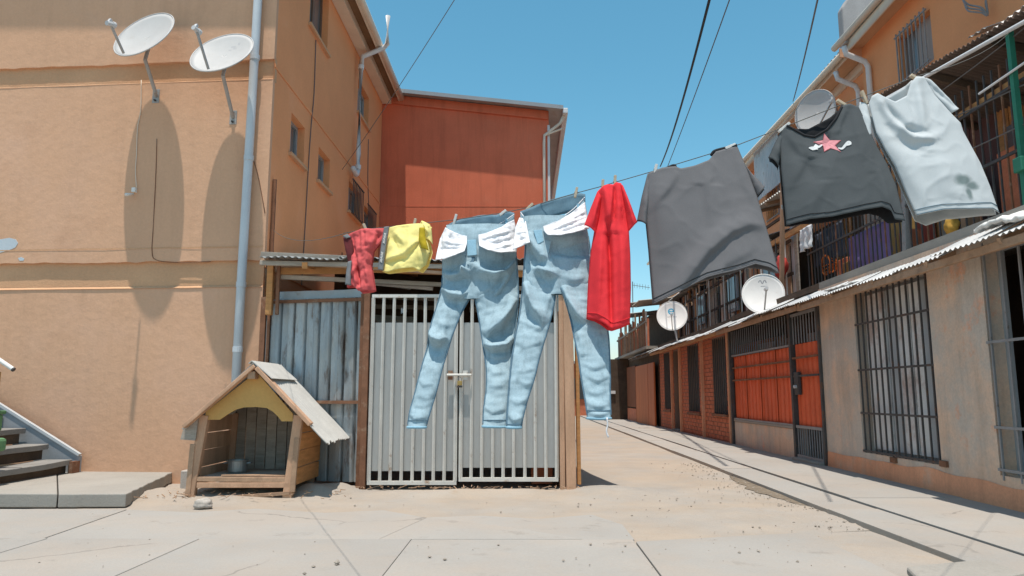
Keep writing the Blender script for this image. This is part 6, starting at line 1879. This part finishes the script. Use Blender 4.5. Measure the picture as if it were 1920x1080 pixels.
pk1 = [([(836, 428), (848, 436), (862, 441), (876, 444)], [(819, 492), (836, 492), (852, 485), (872, 476)], [(836, 428), (826, 450), (822, 470), (819, 492)], [(876, 444), (876, 460), (872, 476)], -.055, [(830, 455, 868, 462, 4, .012), (826, 470, 866, 470, 4, -.010), (840, 445, 835, 488, 5, .010)]),
       ([(897, 442), (915, 438), (940, 428), (964, 413)], [(900, 466), (916, 474), (940, 479), (968, 477)], [(897, 442), (898, 454), (900, 466)], [(964, 413), (968, 435), (970, 458), (968, 477)], -.058, [(905, 450, 960, 436, 4, .012), (915, 462, 962, 452, 5, -.014), (930, 470, 960, 462, 4, .012)])]
fl1 = [([(875, 450), (893, 449), (894, 478), (876, 480)], -.085, 'denim_band'), ([(872, 478), (891, 482), (888, 496), (876, 498)], -.075, 'seam')]
jeans('pale washed jeans hanging over the gate bolt with white pocket linings turned out', dep1, pel, ll, lr, fp, f_l, f_r, 5,
      [(837, 423), (852, 431), (872, 436), (892, 438), (915, 432), (940, 418), (964, 402)], [(837, 422), (855, 414), (880, 408), (905, 403), (930, 403), (948, 396), (964, 399)], pk1, fl1, None)
dep2 = 3.47
pel = [(408, 978, 1097), (430, 982, 1101), (455, 984, 1105), (480, 983, 1108), (505, 982, 1112), (530, 979, 1116), (552, 977, 1120)]
ll = [(510, 981, 1044), (535, 979, 1043), (560, 976, 1041), (595, 972, 1034), (630, 966, 1024), (670, 960, 1012), (710, 956, 1002), (750, 953, 989), (785, 951, 980), (801, 950, 977)]
lr = [(510, 1036, 1113), (535, 1046, 1117), (560, 1057, 1122), (595, 1068, 1135), (630, 1075, 1141), (670, 1083, 1143), (710, 1089, 1144), (750, 1096, 1144), (784, 1101, 1145)]
fp = [([(1026, 466), (1060, 470), (1112, 466)], 15, 15, -.022), ([(982, 462), (998, 476), (1010, 500)], 10, 10, -.018), ([(1022, 498), (1046, 486), (1068, 489), (1090, 491), (1112, 498)], 5, 12, .014), ([(986, 440), (1000, 470), (1016, 486), (1032, 488)], 12, 3, .022), ([(984, 486), (1000, 500), (1012, 520)], 10, 3, .014),
      ([(1014, 440), (1022, 465), (1026, 486)], 5, 3, .014), ([(1006, 505), (1024, 516), (1044, 518)], 9, 3, .020), ([(1050, 520), (1075, 530), (1100, 522)], 10, 3, .010)]
f_l = [([(982, 530), (990, 562), (1004, 592), (1014, 612)], 12, 3, .022), ([(1036, 540), (1024, 570), (1018, 600)], 9, 4, .014), ([(972, 600), (990, 606), (1012, 622)], 10, 3, .014), ([(966, 640), (985, 652), (1014, 640)], 9, 3, .014), ([(990, 556), (984, 580), (978, 600)], 6, 4, .010),
       ([(962, 690), (980, 698), (1004, 690)], 8, 3, .010), ([(970, 712), (984, 722), (1000, 718)], 7, 2.5, .010), ([(955, 748), (970, 756), (988, 750)], 7, 3, .009), ([(952, 778), (964, 788), (980, 784)], 6, 2.5, .012)]
f_r = [([(1048, 536), (1062, 568), (1080, 594), (1100, 606)], 14, 3, .024), ([(1082, 620), (1090, 640), (1092, 662)], 8, 4, .014), ([(1076, 642), (1088, 668), (1086, 684)], 7, 3, .012), ([(1092, 680), (1112, 692), (1136, 684)], 9, 3, .012), ([(1096, 704), (1118, 714), (1142, 706)], 8, 2.5, .014),
       ([(1098, 732), (1118, 738), (1140, 730)], 7, 3, .009), ([(1100, 756), (1120, 763), (1142, 756)], 8, 3, .010), ([(1080, 560), (1100, 566), (1118, 556)], 10, 4, .010), ([(1104, 774), (1122, 778), (1142, 773)], 5, 2.5, .010)]
pk2 = [([(974, 410), (980, 412), (985, 414)], [(962, 474), (975, 468), (993, 460)], [(974, 410), (966, 430), (964, 455), (962, 474)], [(985, 414), (990, 440), (993, 460)], -.05, [(968, 440, 988, 438, 4, .010), (966, 455, 990, 452, 4, -.010)]),
       ([(1018, 426), (1045, 416), (1070, 402), (1096, 381)], [(1026, 446), (1050, 447), (1075, 442), (1102, 434)], [(1018, 426), (1020, 436), (1026, 446)], [(1096, 381), (1100, 408), (1102, 434)], -.06, [(1030, 436, 1090, 412, 4, .014), (1045, 442, 1098, 424, 4, -.014), (1060, 420, 1096, 400, 4, .012)])]
fl2 = [([(1000, 432), (1016, 430), (1020, 452), (1008, 458)], -.085, 'denim_band'), ([(1018, 448), (1034, 452), (1028, 480), (1022, 486)], -.075, 'denim')]
jeans('pale washed jeans hanging behind the red shirt with white pocket linings turned out', dep2, pel, ll, lr, fp, f_l, f_r, 25,
      [(976, 398), (988, 412), (1005, 420), (1030, 418), (1052, 408), (1075, 392), (1096, 370)], [(976, 396), (995, 389), (1020, 379), (1045, 371), (1065, 366), (1082, 362), (1097, 364)], pk2, fl2, None)

jt = bpy.data.objects['jeans.001']
th0 = atY(1138, 783, dep2 - .42)
MB().tube(smooth_poly([th0, th0 + V((.002, 0, -.03)), th0 + V((-.003, 0, -.055)), th0 + V((.004, 0, -.08))], 10), .0035, 5).build('loose_thread', M['pocket'], jt, smooth=True)
# ---------------------------------------------------------------- overhead cables
def cable(label, p, q, s, r, mtl):
    o = MB().tube(sag(p, q, s, 30), r, 6).build('overhead_cable', M[mtl], smooth=True)
    tag(o, label, 'cable', 'overhead cables')
    return o
cable('thick black overhead cable crossing the sky above the grey shirt', atY(1238, 312, 24), atY(1345, -60, 9), .25, .022, 'black_cable')
cable('thin overhead cable close beside the thick black one', atY(1215, 400, 24), atY(1382, -40, 9), .12, .009, 'grey_cable')
cable('thin overhead cable running up from the right eave', A(1487, 190, 5.8), atY(1546, -60, 6), .05, .010, 'grey_cable')
cable('thin overhead cable from the orange side wall across the sky', SP(sy(11.9), 4.75, -.03), atY(880, -45, 7.5), .05, .005, 'grey_cable')
